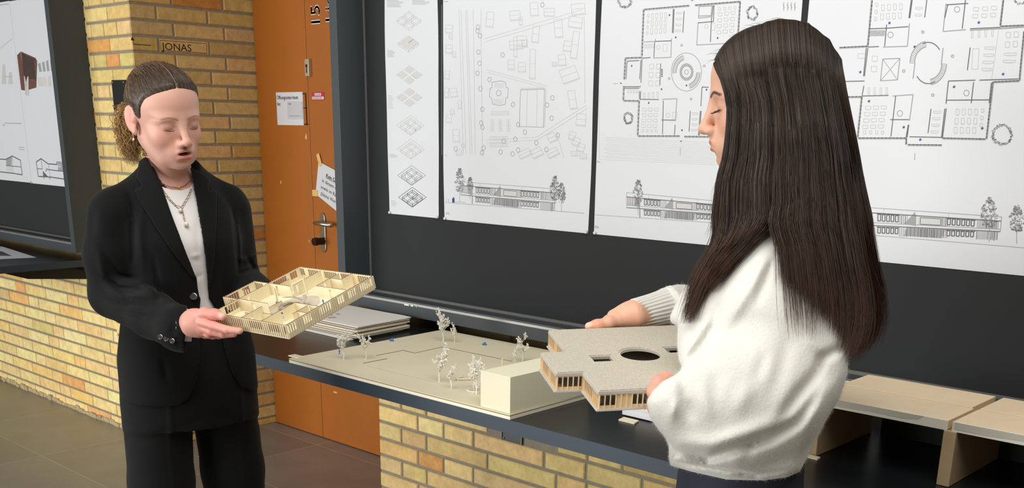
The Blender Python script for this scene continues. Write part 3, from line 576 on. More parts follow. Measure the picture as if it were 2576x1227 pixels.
# ================================================================== things on the counter
BT = .8455
def mesh_eval(o):
    dg = bpy.context.evaluated_depsgraph_get(); me = bpy.data.meshes.new_from_object(o.evaluated_get(dg)); o.modifiers.clear(); o.data = me
def strip(mb, a, b, w, z, h=.0003):
    a, b = np.array(a[:2]), np.array(b[:2]); d = (b-a)/np.linalg.norm(b-a); t = np.array([-d[1], d[0]])*w/2
    mb.prism([tuple(a-t), tuple(b-t), tuple(b+t), tuple(a+t)], z, z+h)

# --- site model
Zs = .857
FL, FRr, BL = onz(727, 901, Zs), onz(1283, 1043, Zs), onz(1112, 829, Zs)
BR = FRr+BL-FL; BR = np.array([FRr[0]-.01, BL[1]+.012, Zs])
site = thing('site_model', 'large cream site model with white trees and a plain block on the counter', 'architectural model', (FL+BR)/2-np.array([0, 0, .0115]))
q = [tuple(p[:2]) for p in (FL, FRr, BR, BL)]
cen = np.mean(q, axis=0); ins = [tuple(np.array(p)+(cen-np.array(p))*.0012) for p in q]
MB().prism(q, BT, BT+.0075).build('base_board', mat('plywood_white', (240, 232, 208), .7), site)
MB().prism(ins, BT+.0075, BT+.009).build('burnt_layer', mat('burnt_dark', (92, 44, 26), .8), site)
MB().prism(q, BT+.009, Zs).build('ground_sheet', mat('cream_ground', (216, 206, 176), .85, var=.03, vscale=8), site)
gv = [onz(*p, Zs) for p in ((913.6, 913.5), (973.5, 901.9), (946.6, 894), (1014, 881), (1043.6, 887.9), (1093.8, 878.2), (1113, 872.5), (1288.5, 908.5))]
mb = MB(); mb.prism([tuple(p[:2]) for p in (gv[0], gv[1], gv[1]+np.array([.30, 0, 0]), gv[0]+np.array([.30, 0, 0]))][::1], Zs+.00005, Zs+.0001)
mb = MB(); strip(mb, gv[0], gv[1], .004, Zs); strip(mb, gv[2], gv[3], .0035, Zs); strip(mb, gv[3], gv[4], .003, Zs); strip(mb, gv[4], gv[6], .003, Zs); strip(mb, gv[6], gv[7], .0028, Zs)
mb.build('footprint_groove', mat('groove_brown', (104, 50, 30), .9), site)
mb = MB(); a = onz(925, 921, Zs); b = onz(1098, 962, Zs); strip(mb, a, b, .0012, Zs, .0002); a = onz(733, 899, Zs); b = onz(765, 902, Zs); strip(mb, a, b, .002, Zs, .0002); mb.build('score_line', mat('score', (176, 164, 132), .9), site)
mb = MB(); c = onz(745, 897.5, Zs); mb.box((c[0]-.022, c[1]-.01, Zs), (c[0]+.022, c[1]+.012, Zs+.003)); mb.build('corner_block', m_maple, site)
# plain block house
X0, Y0 = FRr[0]-.004, FRr[1]+.004
mb = MB(); mb.box((X0-.0915, Y0, Zs+.0004), (X0, Y0+.275, Zs+.083)); mb.build('block_house', mat('block_cream', (232, 226, 196), .8), site, bevel=.0006)
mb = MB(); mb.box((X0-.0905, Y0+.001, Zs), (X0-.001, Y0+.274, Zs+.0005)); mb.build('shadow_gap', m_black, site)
m_tree = mat('tree_white', (240, 236, 224), .8); m_fig = mat('figure_blue', (60, 122, 196), .6)
def mini_tree(base, h, seed, spread=1., stem=.42, grow=1.):
    r = random.Random(seed); mb = MB(); b = np.array(base, float)
    def leaf(p, d, s):
        d = d/np.linalg.norm(d); a = np.cross(d, np.array([r.gauss(0, 1), r.gauss(0, 1), r.gauss(0, 1)])); a /= np.linalg.norm(a)+1e-9; n = np.cross(d, a)*s*.08
        P = [p, p+d*s*.6+a*s*.5, p+d*s*.9+a*s*.28, p+d*s*1.1, p+d*s*.9-a*s*.28, p+d*s*.6-a*s*.5]
        k = len(mb.v); mb.v += [tuple(x+n) for x in P]+[tuple(x-n) for x in P]; mb.face([k+i for i in range(6)]); mb.face([k+6+i for i in range(6)][::-1])
        for i in range(6): j = (i+1) % 6; mb.face([k+i, k+6+i, k+6+j, k+j])
    def br(p, d, L, w, lev):
        q = p+d*L; mb.tube([p, (p+q)/2+np.array([r.gauss(0, 1), r.gauss(0, 1), 0])*L*.05, q], [w, w*.85, w*.65], 5)
        if lev == 0:
            for i in range(8): leaf(q-d*L*.7*r.random(), d+np.array([r.gauss(0, .7), r.gauss(0, .7), r.gauss(0, .5)]), h*.05*r.uniform(.7, 1.2))
            return
        for i in range(4 if lev > 1 else 4):
            az = r.uniform(0, 2*PI); t = r.uniform(.25, .8)*spread; nd = d+np.array([math.cos(az)*t, math.sin(az)*t, .25 if i else .6]); nd /= np.linalg.norm(nd)
            br(p+(q-p)*(r.uniform(.6, 1) if i else 1), nd, L*(r.uniform(.55, .8) if i else 1.0)*grow, w*.6, lev-1)
    s = h*stem; w = h*.017
    br(b, np.array([r.gauss(0, .02), r.gauss(0, .02), 1.]), s, w, 3)
    top = max(v[2] for v in mb.v)-b[2]
    mb.v = [(b[0]+(v[0]-b[0])*1., b[1]+(v[1]-b[1])*1., b[2]+(v[2]-b[2])*h/top) for v in mb.v]
    mb.build('miniature_tree', m_tree, site)
for i, (px, py, h, sp) in enumerate(((865, 905, .087, .8), (920, 904, .08, .8), (1115, 861, .104, .75), (1143, 862, .062, .5), (1105, 961, .098, .85), (1135, 979, .063, .6), (1193, 983, .086, .8), (1199, 992, .094, .8), (1296, 915, .05, .5), (1313, 911, .083, .8))):
    mini_tree(onz(px, py, Zs), h, 40+i, sp, .3)
def figure(parent, p, h=.011, sit=False, R=None):
    mb = MB(); p = np.array(p, float)
    if sit: mb.sphere(p+[0, 0, h*.35], (h*.32, h*.3, h*.3), 8, 5); mb.sphere(p+[h*.3, 0, h*.6], (h*.2, h*.2, h*.22), 8, 5); mb.tube([p+[-h*.6, 0, h*.1], p+[0, 0, h*.35], p+[h*.7, 0, h*.25]], h*.16, 6)
    else:
        mb.tube([p+[-h*.08, 0, 0], p+[-h*.05, 0, h*.45]], h*.07, 6); mb.tube([p+[h*.08, 0, 0], p+[h*.05, 0, h*.45]], h*.07, 6)
        mb.tube([p+[0, 0, h*.42], p+[0, 0, h*.62], p+[0, 0, h*.8]], [h*.12, h*.15, h*.1], 8); mb.sphere(p+[0, 0, h*.9], h*.09, 8, 6); mb.tube([p+[-h*.15, 0, h*.76], p+[-h*.2, 0, h*.45]], h*.05, 5); mb.tube([p+[h*.15, 0, h*.76], p+[h*.22, 0, h*.5]], h*.05, 5)
    return mb.build('scale_figure', m_fig, parent)
figure(site, onz(1218, 868, Zs), .013, True); figure(site, onz(985, 858, Zs), .013, True); figure(site, onz(854, 890, Zs), .014); figure(site, onz(1188, 950, Zs), .013); figure(site, onz(1192, 951, Zs), .012)
c = onz(1264, 924, Zs); mb = MB(); mb.box((c[0]-.0015, c[1]-.0015, Zs), (c[0]+.0015, c[1]+.0015, Zs+.024)); mb.build('wood_post', m_maple, site)
c = onz(1196, 986, Zs); mb = MB(); mb.tube([(c[0]+.021*math.cos(a), c[1]+.021*math.sin(a), Zs+.0055) for a in np.linspace(0, 2*PI, 25)[:-1]], .0011, 6, closed=True)
mb.tube([(c[0]+.019*math.cos(a), c[1]+.019*math.sin(a), Zs+.001) for a in np.linspace(0, 2*PI, 25)[:-1]], .0008, 6, closed=True)
for a in np.linspace(0, 2*PI, 7)[:-1]: mb.tube([(c[0]+.0205*math.cos(a), c[1]+.0205*math.sin(a), Zs), (c[0]+.0205*math.cos(a), c[1]+.0205*math.sin(a), Zs+.0055)], .0006, 5)
mb.build('ring_seat', m_tree, site)
a, b = onz(1145, 953, Zs+.004), onz(1196, 952, Zs+.004); mb = MB(); strip(mb, a, b, .006, Zs+.004, .001); c1 = onz(1152, 958, Zs); c2 = onz(1165, 945, Zs+.004); strip(mb, a, c2, .004, Zs+.004, .001)
for t_ in (.15, .85): p = a+(b-a)*t_; mb.box((p[0]-.001, p[1]-.002, Zs), (p[0]+.001, p[1]+.002, Zs+.004))
mb.build('park_bench', m_maple, site)

# --- paper stack beside it
zt = BT+.036
Fp, Rp, Lp = onz(898, 826, zt), onz(1033, 801, zt), onz(768, 799, zt)
ex_ = (Rp-Fp); ey_ = (Lp-Fp); ey_ = ey_/np.linalg.norm(ey_)*min(.33, np.linalg.norm(ey_)*1.2)
m_fold = [mat('folder_ivory', (226, 214, 186), .7), mat('folder_grey', (206, 196, 178), .7), mat('sheet_white', (228, 222, 212), .6)]
r = random.Random(9); z = BT; names = ['lowest white sheets fanned out at the bottom of the paper pile', 'grey folder, second from the bottom of the paper pile', 'ivory folder, third from the bottom of the paper pile', 'white sheets, fourth from the bottom of the paper pile', 'ivory folder, third from the top of the paper pile', 'grey folder, second from the top of the paper pile', 'white sheet with faint sketches topping the paper pile']
for i, lb in enumerate(names):
    th = (.006, .003, .006, .003, .006, .003, .004)[i]; off = np.array([r.uniform(-.006, .006), r.uniform(-.008, .004), 0])
    if i == 0: off = np.array([-.012, -.022, 0])
    if i == 3: off = np.array([-.008, -.012, 0])
    a_ = r.uniform(-.03, .03); Rm = np.array([[math.cos(a_), -math.sin(a_), 0], [math.sin(a_), math.cos(a_), 0], [0, 0, 1]])
    mb = MB(); nx = 8
    for side in (0, 1):
        for u in range(nx+1):
            for v in range(nx+1):
                P = Fp+Rm @ (ex_*(u/nx)+ey_*(v/nx))+off; wv = .0012*math.sin(u*.9+i)*math.cos(v*.7+i*2)*(u/nx)
                mb.v.append((P[0], P[1], z+th*side*(.72 if u == 0 or v == 0 else 1)+max(0, wv)+.0003))
    n1 = (nx+1)**2
    for u in range(nx):
        for v in range(nx): a = u*(nx+1)+v; mb.face([a, a+1, a+nx+2, a+nx+1]); mb.face([n1+a, n1+a+nx+1, n1+a+nx+2, n1+a+1])
    for u in range(nx):
        for a, b in ((u*(nx+1), (u+1)*(nx+1)), ((u+1)*(nx+1)+nx, u*(nx+1)+nx), (u+1, u), (nx*(nx+1)+u, nx*(nx+1)+u+1)): mb.face([a, b, n1+b, n1+a])
    t = tag(mb.build('paper_folder', m_fold[(2, 1, 0, 2, 0, 1, 2)[i]], smooth=False), lb, 'paper folder', 'pile of papers and folders on the counter'); z += th+.0016
    if i == 6:
        mb = MB()
        for k in range(9): u, v = r.uniform(.1, .5), r.uniform(.55, .9); P = Fp+ex_*u+ey_*v+off; mb.cur = k % 2; mb.prism([(P[0]+.012*math.cos(q)*r.uniform(.4, 1), P[1]+.008*math.sin(q)*r.uniform(.4, 1)) for q in np.linspace(0, 5.5, 7)], z-.0002, z)
        mb.build('sketch', [mat('pencil', (176, 162, 146), .9), mat('rose', (196, 160, 148), .9)], t)
# spiral notebook behind the stack
t = thing('spiral_notebook', 'black spiral-bound notebook lying behind the pile of papers', 'notebook', (-2.75, 2.2, BT))
c = onz(872, 790, BT); mb = MB(); mb.box((-.12, 0, 0), (.12, .09, .006), O=c, R=[[.98, -.2, 0], [.2, .98, 0], [0, 0, 1]]); mb.build('cover', m_black, t)
for k in range(14): mb = MB(); o_ = np.array([c[0]-.11+.0165*k, c[1]-.004+.0034*k-.02, BT+.008]); mb.tube([o_+np.array([0, .008*math.cos(a), .008*math.sin(a)-.0]) for a in np.linspace(0, 2*PI, 11)[:-1]], .0012, 5, closed=True); mb.build('ring', m_black, t)

# --- plank shelf at the right
m_ply = mat('plank_wood', (224, 202, 168), .6, var=.05, vscale=14); m_mdf = mat('mdf', (166, 142, 108), .75, var=.05, vscale=30); m_pw = mat('edge_primer', (216, 212, 196), .6)
for x0, x1, lb in ((-.942, -.672, 'pale wood plank shelf with painted edge, half behind the white sweater'), (-.664, -.30, 'pale wood plank shelf with painted edge, cut by the picture right edge')):
    t = thing('shelf_plank', lb, 'shelf', ((x0+x1)/2, 2.0, .949), 'raised plank shelves')
    mb = MB(); mb.box((x0, 1.8765, .9492), (x1, 1.998, .9672)); mb.box((x0+.002, 1.999, .9492), (x1-.004, 2.122, .9685)); mb.build('plank', m_ply, t, bevel=.001)
    mb = MB(); mb.box((x0, 1.8745, .9485), (x1, 1.8765, .967)); mb.build('painted_edge', m_pw, t, bevel=.0006)
    mb = MB(); mb.prism([(x0+.004, .9665), (x0+.004, .9535), (x0+.06, .953), (x0+.12, .956), (x0+.19, .9555), (x0+.215, .959), (x0+.225, .9665)], 1.8741, 1.8744, lambda x, z, y: (x, y, z)); mb.build('paint_smear', mat('smear_grey', (184, 180, 164), .6), t)
for x, lb in ((-.9405, 'brown fibreboard upright under the left plank shelf'), (-.677, 'brown fibreboard upright where the two plank shelves meet')):
    o = MB().box((x, 1.872, BT), (x+.023, 2.118, .9487)).build('shelf_upright', m_mdf, None, bevel=.0008); tag(o, lb, 'shelf upright')
o = MB().box((-.9, 2.125, BT), (-.2, 2.137, .94)).build('back_panel', mat('panel_green_black', (44, 44, 38), .7)); tag(o, 'dark panel standing behind the uprights under the plank shelves', 'panel')
o = MB().prism([(-1.357, 1.803), (-1.313, 1.802), (-1.320, 1.828), (-1.361, 1.828)], BT, BT+.003).build('wood_chip', m_maple); tag(o, 'small wood offcut on the counter under the roof model', 'wood offcut', 'loose wood offcuts')
o = MB().prism([(-.935, 1.852), (-.903, 1.849), (-.905, 1.866), (-.93, 1.866)], BT, BT+.003).build('wood_chip', m_maple); tag(o, 'thin wood offcut on the counter beside the left shelf upright', 'wood offcut', 'loose wood offcuts')
t = thing('detail_model', 'small white based model with wooden facade standing behind the roof model', 'architectural model', (-1.25, 1.9, BT))
MB().box((-1.38, 1.846, BT+.002), (-1.12, 2.0, BT+.015)).build('base', mat('white_board', (226, 226, 228), .6), t); MB().box((-1.376, 1.85, BT), (-1.124, 1.996, BT+.002)).build('foot', m_black, t)
mb = MB(); mb.box((-1.36, 1.875, BT+.015), (-1.14, 1.99, BT+.035))
mb.build('wood_facade', m_maple, t)
for k in range(16): mb = MB(); mb.box((-1.36+k*.0138, 1.871, BT+.0152), (-1.352+k*.0138, 1.8745, BT+.035)); mb.build('slat', m_maple, t)

# ================================================================== held floor model
RW = np.array([[.9919, -.1211, .0381], [.1269, .9542, -.2710], [-.0035, .2737, .9618]])
DN = 2.05; ON = dep(718.4, 818.1, DN); HW = .0268
def toloc(px, py, O, R):
    d = ray(px, py); n = R[:, 2]; t = np.dot(O-CP, n)/np.dot(d, n); P = CP+d*t-O; return np.array([P @ R[:, 0], P @ R[:, 1]])
fm = thing('floor_model', 'open laser-cut wooden floor model tilted in the hands of the black-suited woman', 'architectural model', ON+RW @ np.array([-.11, .13, -HW]))
LW = lambda x, y, z: ON+RW @ np.array([x, y, z])
T = lambda px, py: toloc(px, py, ON, RW)
pts = {k: T(*v) for k, v in dict(N=(718.8, 817.9), A=(531.7, 786), S1=(598.5, 753.6), S2=(566.7, 745.2), S3=(638.6, 707.6), S4=(677, 712.1), D=(750.9, 670.9), C=(936.3, 694.3)).items()}
xa = (pts['A'][0]+pts['S1'][0])/2; xb = (pts['S2'][0]+pts['S3'][0])/2; xd = (pts['S4'][0]+pts['D'][0])/2; xa = xd = (xa+xd)/2; ya = (pts['S1'][1]+pts['S2'][1])/2; yb = (pts['S3'][1]+pts['S4'][1])/2; yc = (pts['D'][1]+pts['C'][1])/2
OUT = [(0, 0), (0, yc), (xd, yc), (xd, yb), (xb, yb), (xb, ya), (xa, ya), (xa, 0)]
mb = MB(); mb.prism([(x, y) for x, y in OUT], -HW-.003, -HW, lambda x, y, z: LW(x, y, z)); mb.build('floor_plate', m_maple, fm)
def panel(mb, a, b, z0, z1, th, side=0):
    a, b = np.array(a), np.array(b); d = (b-a)/np.linalg.norm(b-a); t = np.array([-d[1], d[0]])*th/2
    mb.prism([tuple(p) for p in (a-t, b-t, b+t, a+t)], z0, z1, mb.fn)
def facade_panel(parent, fn, a, b, H, seed, nrm, z0=None, m=m_maple, mi=None, burn=True, name='facade_panel', sill=.32, pitch=.0062):
    """ribbed facade strip from a to b: sill, head rail, posts and outer fins"""
    mb = MB(); mb.fn = fn; r = random.Random(seed); a, b = np.array(a, float), np.array(b, float); L = np.linalg.norm(b-a); d = (b-a)/L; nv = np.array(nrm, float)
    panel(mb, a, b, -H, -H*(1-sill), .0012); panel(mb, a, b, -H*.1, 0, .0012)
    n = max(2, int(L/pitch)); run = 0; solid = r.random() < .4
    for i in range(n+1):
        p = a+d*L*i/n
        q = p+nv*.0018
        if i % 1 == 0: panel(mb, q-d*.0007, q+d*.0007, -H, -.0002, .0022)
        if run <= 0: solid = not solid; run = r.randint(2, 3) if solid else r.randint(3, 6)
        run -= 1
        if i < n and solid: panel(mb, p, a+d*L*(i+1)/n, -H*(1-sill), -H*.1, .0012)
        elif i < n: panel(mb, p-d*.0006, p+d*.0006, -H*(1-sill), -H*.1, .0012)
    mb.build(name, m, parent); mb = MB(); mb.fn = fn; r = random.Random(seed); solid = r.random() < .4; run = 0
    for i in range(n+1):
        if run <= 0: solid = not solid; run = r.randint(2, 3) if solid else r.randint(3, 6)
        run -= 1; p = a+d*L*i/n
        if i < n and not solid: panel(mb, p+d*.0008, p+d*.0017, -H*(1-sill), -H*.1, .0016)
        elif i < n: panel(mb, p+d*.0009+nv*.0007, p+d*.0012+nv*.0007, -H*.97, -H*.1, .0004)
    if mb.v: mb.build('burnt_joint', m_burn, parent)
    if burn:
        mb = MB(); mb.fn = fn; panel(mb, a, b, .00002, .0004, .0014); mb.build('burnt_top', m_burn, parent)
fnW = lambda x, y, z: LW(x, y, z)
for i in range(8):
    a, b = OUT[i], OUT[(i+1) % 8]; d = np.array(b)-np.array(a); n_ = np.array([d[1], -d[0]])/np.linalg.norm(d)
    facade_panel(fm, fnW, a, b, HW, 60+i, n_)
def part_wall(p, q, axis, gap=None, h=1.):
    a, b = T(*p), T(*q)
    if axis == 'x': a[1] = b[1] = (a[1]+b[1])/2
    else: a[0] = b[0] = (a[0]+b[0])/2
    mb = MB(); mb.fn = fnW
    segs = [(0, 1)] if not gap else [(0, gap[0]), (gap[1], 1)]
    for s, e in segs: panel(mb, a+(b-a)*s, a+(b-a)*e, -HW, -HW*(1-h), .0014)
    if gap: panel(mb, a+(b-a)*gap[0], a+(b-a)*gap[1], -HW*.14, 0, .0014)
    mb.build('partition', m_maple, fm); mb = MB(); mb.fn = fnW; panel(mb, a, b, -HW*(1-h)+.00002, -HW*(1-h)+.0004, .0012); mb.build('burnt_top', m_burn, fm)
for w_ in (((566.7, 745.2), (672, 763.6), 'x', (.62, .70)), ((600, 751), (677, 712), 'y', (.25, .32)), ((606.8, 798.7), (658.6, 770.3), 'y', (.4, .5)), ((658.6, 807.4), (740.5, 760.2), 'y', (.55, .62)), ((677, 712), (729.6, 719.8), 'x', (.3, .38)), ((702, 714), (728.8, 701.8), 'y'), ((740.8, 760.2), (798.5, 770.3), 'x', (.45, .55)),
           ((735, 789.5), (774.3, 767.8), 'y'), ((745.9, 783.6), (771.8, 786), 'x'), ((735, 718.5), (806.8, 680), 'y', (.1, .18)), ((796, 718.5), (869.5, 729.3), 'x', (.42, .5)), ((796, 718.5), (852, 687.6), 'y', (.3, .36)), ((859.5, 703.4), (882, 688.4), 'y'), ((832, 700), (859.5, 703.4), 'x'),
           ((665, 757), (704, 737), 'y', None, .35), ((662, 772), (683, 783), 'x', None, .6), ((610, 765), (640, 770), 'x', None, .3)): part_wall(*w_)
for p in ((692.5, 738), (766, 711)):
    a = T(*p); mb = MB(); mb.box((a[0]-.0016, a[1]-.0016, -HW), (a[0]+.0016, a[1]+.0016, .012)); mb.v = [tuple(LW(*v)) for v in mb.v]; mb.build('column', m_maple, fm)
# soft paper stair in the middle
a = T(733, 742); mb = MB()
for k in range(3):
    P = []
    for j in range(9):
        w = PI*(.1+.9*j/8)+k*2.1; rr = .026+.004*k; P.append((a[0]+rr*math.cos(w), a[1]-.004+rr*math.sin(w)))
    for j in range(8):
        (x0, y0), (x1, y1) = P[j], P[j+1]; z = -HW+.003+.0022*j*(1 if k != 1 else .5); b = len(mb.v)
        cx, cy = a; s_ = .72; mb.v += [tuple(LW(x0, y0, z)), tuple(LW(x1, y1, z+.002)), tuple(LW(cx+(x1-cx)*s_, cy+(y1-cy)*s_, z+.0025)), tuple(LW(cx+(x0-cx)*s_, cy+(y0-cy)*s_, z+.0005))]
        mb.v += [tuple(np.array(v)-RW[:, 2]*.001) for v in mb.v[b:b+4]]
        for f in ((0, 1, 2, 3), (7, 6, 5, 4), (0, 4, 5, 1), (1, 5, 6, 2), (2, 6, 7, 3), (3, 7, 4, 0)): mb.face([b+i for i in f])
mb.build('spiral_stair', mat('grey_card', (176, 166, 150), .8), fm)
mb = MB(); mb.prism([(a[0]+.05*math.cos(w), a[1]+.06*math.sin(w)) for w in np.linspace(0, 2*PI, 25)[:-1]], -HW+.0001, -HW+.0006, fnW); mb.build('hall_floor', mat('hall_grey', (198, 188, 166), .8), fm)
for p in ((690, 741), (807, 735)):
    a = T(*p); g = figure(fm, (0, 0, 0), .011); g.matrix_parent_inverse = world_of(fm).inverted(); g.matrix_basis = Matrix([[RW[i][0], RW[i][1], RW[i][2], float(LW(a[0], a[1], -HW+.001)[i])] for i in range(3)]+[[0, 0, 0, 1]])

# ================================================================== held roof model
RR = np.array([[.5743, -.8146, .0807], [.8185, .57, -.0716], [.0123, .1072, .9942]])
DR = 1.58; OR = dep(1504.9, 985.5, DR); k_ = DR/1.6
b1_, b2_, b3_, a_s = .083*1.095*k_, .1*1.095*k_, .115*1.095*k_, .05*.875*k_
TT = b1_+b2_+b3_; HR = .0288*k_; WR = .29
LR = lambda x, y, z: OR+RR @ np.array([x, y, z])
rm = thing('roof_model', 'model with pale granular flat roof and ribbed wooden sides held by the white-sweatered woman', 'architectural model', LR(.1, .15, -HR))
OUTR = [(0, 0), (WR, 0), (WR, b1_), (WR+a_s, b1_), (WR+a_s, b1_+b2_), (WR, b1_+b2_), (WR, TT), (0, TT), (0, b1_+b2_), (-a_s, b1_+b2_), (-a_s, b1_), (0, b1_)]
def inset(poly, d):
    out = []; n = len(poly)
    for i in range(n):
        p0, p1, p2 = [np.array(poly[(i+k) % n]) for k in (-1, 0, 1)]; u = (p1-p0)/np.linalg.norm(p1-p0); v = (p2-p1)/np.linalg.norm(p2-p1)
        n1 = np.array([-u[1], u[0]]); n2 = np.array([-v[1], v[0]]); out.append(tuple(p1+(n1+n2)*d))
    return out
TR = lambda px, py: toloc(px, py, OR, RR)
m_gcard = mat('grey_board', (190, 184, 172), .75, bump=.0003, bscale=600); m_gran = mat('roof_granules', (206, 198, 180), .95, bump=.0035, bscale=520, var=.16, vscale=420)
cc, sq1, sq2 = TR(1611, 891), TR(1515, 902), TR(1700, 880)
ra = abs((TR(1660, 889)-TR(1563, 893))[0])/2; ra = np.linalg.norm(TR(1660, 889)-TR(1563, 893))/2
def with_holes(mbx, name, m, zlo, zhi, grow=0, cut=True):
    o = mbx.build(name, m, None); cut_ = MB(); fn = lambda x, y, z: LR(x, y, z); cs = []
    for poly in ([(cc[0]+(ra-grow)*math.cos(w), cc[1]+(ra-grow)*math.sin(w)) for w in np.linspace(0, 2*PI, 49)[:-1]],)+tuple([(s[0]-.0165+grow, s[1]-.0135+grow), (s[0]+.0165-grow, s[1]-.0135+grow), (s[0]+.0165-grow, s[1]+.0135-grow), (s[0]-.0165+grow, s[1]+.0135-grow)] for s in (sq1, sq2)):
        c_ = MB().prism(poly, zlo-.01, zhi+.01, fn).build('cutter', m); cs.append(c_); bo = o.modifiers.new('b', 'BOOLEAN'); bo.object = c_; bo.operation = 'DIFFERENCE'; bo.solver = 'EXACT'
    mesh_eval(o)
    for c_ in cs: bpy.data.objects.remove(c_)
    o.parent = rm; o.matrix_parent_inverse = world_of(rm).inverted(); return o
fnR = lambda x, y, z: LR(x, y, z)
with_holes(MB().prism(OUTR, -.0052, -.0026, fnR), 'roof_board', m_gcard, -.0052, -.0026)
with_holes(MB().prism(inset(OUTR, .0008), -.0024, -.0004, fnR), 'roof_board', m_gcard, -.0024, -.0004)
with_holes(MB().prism(inset(OUTR, .003), -.0004, .0012, fnR), 'granular_layer', m_gran, -.0004, .0012, grow=-.003)
MB().prism(inset(OUTR, -.0016), -HR-.0028, -HR-.0012, fnR).build('floor_board', m_gcard, rm)
MB().prism(inset(OUTR, -.0004), -HR-.0012, -HR, fnR).build('floor_board', m_gcard, rm)
IN = inset(OUTR, .0032)
m_mw = mat('maple_warm', (240, 212, 168), .6, var=.07, vscale=40)
for i in range(12):
    a, b = IN[i], IN[(i+1) % 12]; d = np.array(b)-np.array(a); n_ = np.array([d[1], -d[0]])/np.linalg.norm(d)
    facade_panel(rm, lambda x, y, z: LR(x, y, z-.0053), a, b, HR-.0054, 90+i, n_, m=m_mw, burn=False, sill=.2, pitch=.0085)
mb = MB(); mb.fn = lambda x, y, z: LR(x, y, z-.0053)
for s_ in (.3, .62): panel(mb, (WR*s_, .02), (WR*s_, TT-.02), -(HR-.0054), 0, .0015)
panel(mb, (.02, b1_), (WR*.3, b1_), -(HR-.0054), 0, .0015); mb.build('inner_wall', mat('inner_dark', (170, 152, 124), .8), rm)
g = figure(rm, (0, 0, 0), .014, True); g.matrix_basis = Matrix([[RR[i][0], RR[i][1], RR[i][2], float(LR(cc[0]+.002, cc[1]-.012, -HR+.001)[i])] for i in range(3)]+[[0, 0, 0, 1]])
# ================================================================== implicit-surface figures
f4 = np.float32
class Fld:
    def __init__(s, lo, hi, h, big=.15):
        s.lo = np.array(lo, float); s.h = h; s.n = [int((hi[i]-lo[i])/h)+2 for i in range(3)]
        s.ax = [(s.lo[i]+h*np.arange(s.n[i])).astype(f4) for i in range(3)]; s.D = np.full(s.n, big, f4)
    def sl(s, lo, hi):
        a = [max(0, int((lo[i]-s.lo[i])/s.h)) for i in range(3)]; b = [min(s.n[i], int((hi[i]-s.lo[i])/s.h)+2) for i in range(3)]
        if any(b[i] <= a[i] for i in range(3)): return None, None
        q = tuple(slice(a[i], b[i]) for i in range(3))
        return q, np.stack(np.meshgrid(*[s.ax[i][q[i]] for i in range(3)], indexing='ij'), -1)
    def op(s, fn, lo, hi, k=.01, mode='add'):
        m = k+.012; q, P = s.sl(np.array(lo)-m, np.array(hi)+m)
        if q is None: return s
        d = fn(P).astype(f4); D = s.D[q]
        if mode == 'add': w = np.maximum(k-np.abs(D-d), 0)/k; s.D[q] = np.minimum(D, d)-w*w*k/4
        elif mode == 'sub': d = -d; w = np.maximum(k-np.abs(D-d), 0)/k; s.D[q] = np.maximum(D, d)+w*w*k/4
        return s
    def ell(s, c, r, R=None, k=.01, mode='add'):
        c = np.array(c, float); r = np.array(r, float) if hasattr(r, '__len__') else np.array([r]*3, float); R = np.eye(3) if R is None else np.asarray(R, float)
        def fn(P):
            p = (P-c.astype(f4)) @ R.astype(f4); k0 = np.sqrt(((p/r)**2).sum(-1))+1e-6; k1 = np.sqrt(((p/r**2)**2).sum(-1))+1e-6
            return k0*(k0-1)/k1
        return s.op(fn, c-max(r), c+max(r), k, mode)
    def cone(s, a, b, ra, rb, k=.01, mode='add'):
        a = np.array(a, float); b = np.array(b, float)
        def fn(P):
            ab = (b-a).astype(f4); t = np.clip(((P-a.astype(f4)) @ ab)/max(1e-9, float(ab @ ab)), 0, 1); return np.sqrt(((P-a.astype(f4)-t[..., None]*ab)**2).sum(-1))-(ra+(rb-ra)*t)
        m = max(ra, rb); return s.op(fn, np.minimum(a, b)-m, np.maximum(a, b)+m, k, mode)
    def chain(s, pts, rr, k=.01, mode='add'):
        for i in range(len(pts)-1): s.cone(pts[i], pts[i+1], rr[i], rr[i+1], k, mode)
        return s
    def all(s): return np.stack(np.meshgrid(*s.ax, indexing='ij'), -1)
def nets(D, lo, h):
    S = D < 0; n = D.shape
    idx = -np.ones([x-1 for x in n], np.int64); c = [S[i:n[0]-1+i, j:n[1]-1+j, k:n[2]-1+k] for i in (0, 1) for j in (0, 1) for k in (0, 1)]
    cnt = sum(x.astype(np.int8) for x in c); act = (cnt > 0) & (cnt < 8); I = np.argwhere(act); idx[act] = np.arange(len(I))
    V = np.zeros((len(I), 3)); N = np.zeros(len(I))
    for a in range(3):
        e = np.zeros(3, int); e[a] = 1; o = [x for x in range(3) if x != a]
        for u in (0, 1):
            for v in (0, 1):
                p = I.copy(); p[:, o[0]] += u; p[:, o[1]] += v; q = p+e; d0 = D[tuple(p.T)]; d1 = D[tuple(q.T)]; m = (d0 < 0) != (d1 < 0)
                t = d0/np.where(np.abs(d0-d1) < 1e-9, 1, d0-d1); P = p.astype(float); P[:, a] += t; V[m] += P[m]; N[m] += 1
    V = V/N[:, None]*h+lo; F_ = []
    for a in range(3):
        o = [(a+1) % 3, (a+2) % 3]; sl0 = [slice(1, x-1) for x in n]; sl1 = [slice(1, x-1) for x in n]; sl0[a] = slice(0, n[a]-1); sl1[a] = slice(1, n[a])
        s0, s1 = S[tuple(sl0)], S[tuple(sl1)]; E_ = np.argwhere(s0 != s1)
        if not len(E_): continue
        fl = s0[tuple(E_.T)]; B = E_+1; B[:, a] -= 1
        def ce(u, v): p = B.copy(); p[:, o[0]] -= u; p[:, o[1]] -= v; return idx[tuple(p.T)]
        Q = np.stack([ce(1, 1), ce(0, 1), ce(0, 0), ce(1, 0)], 1); Q[~fl] = Q[~fl][:, ::-1]; F_.append(Q)
    return V, np.concatenate(F_)
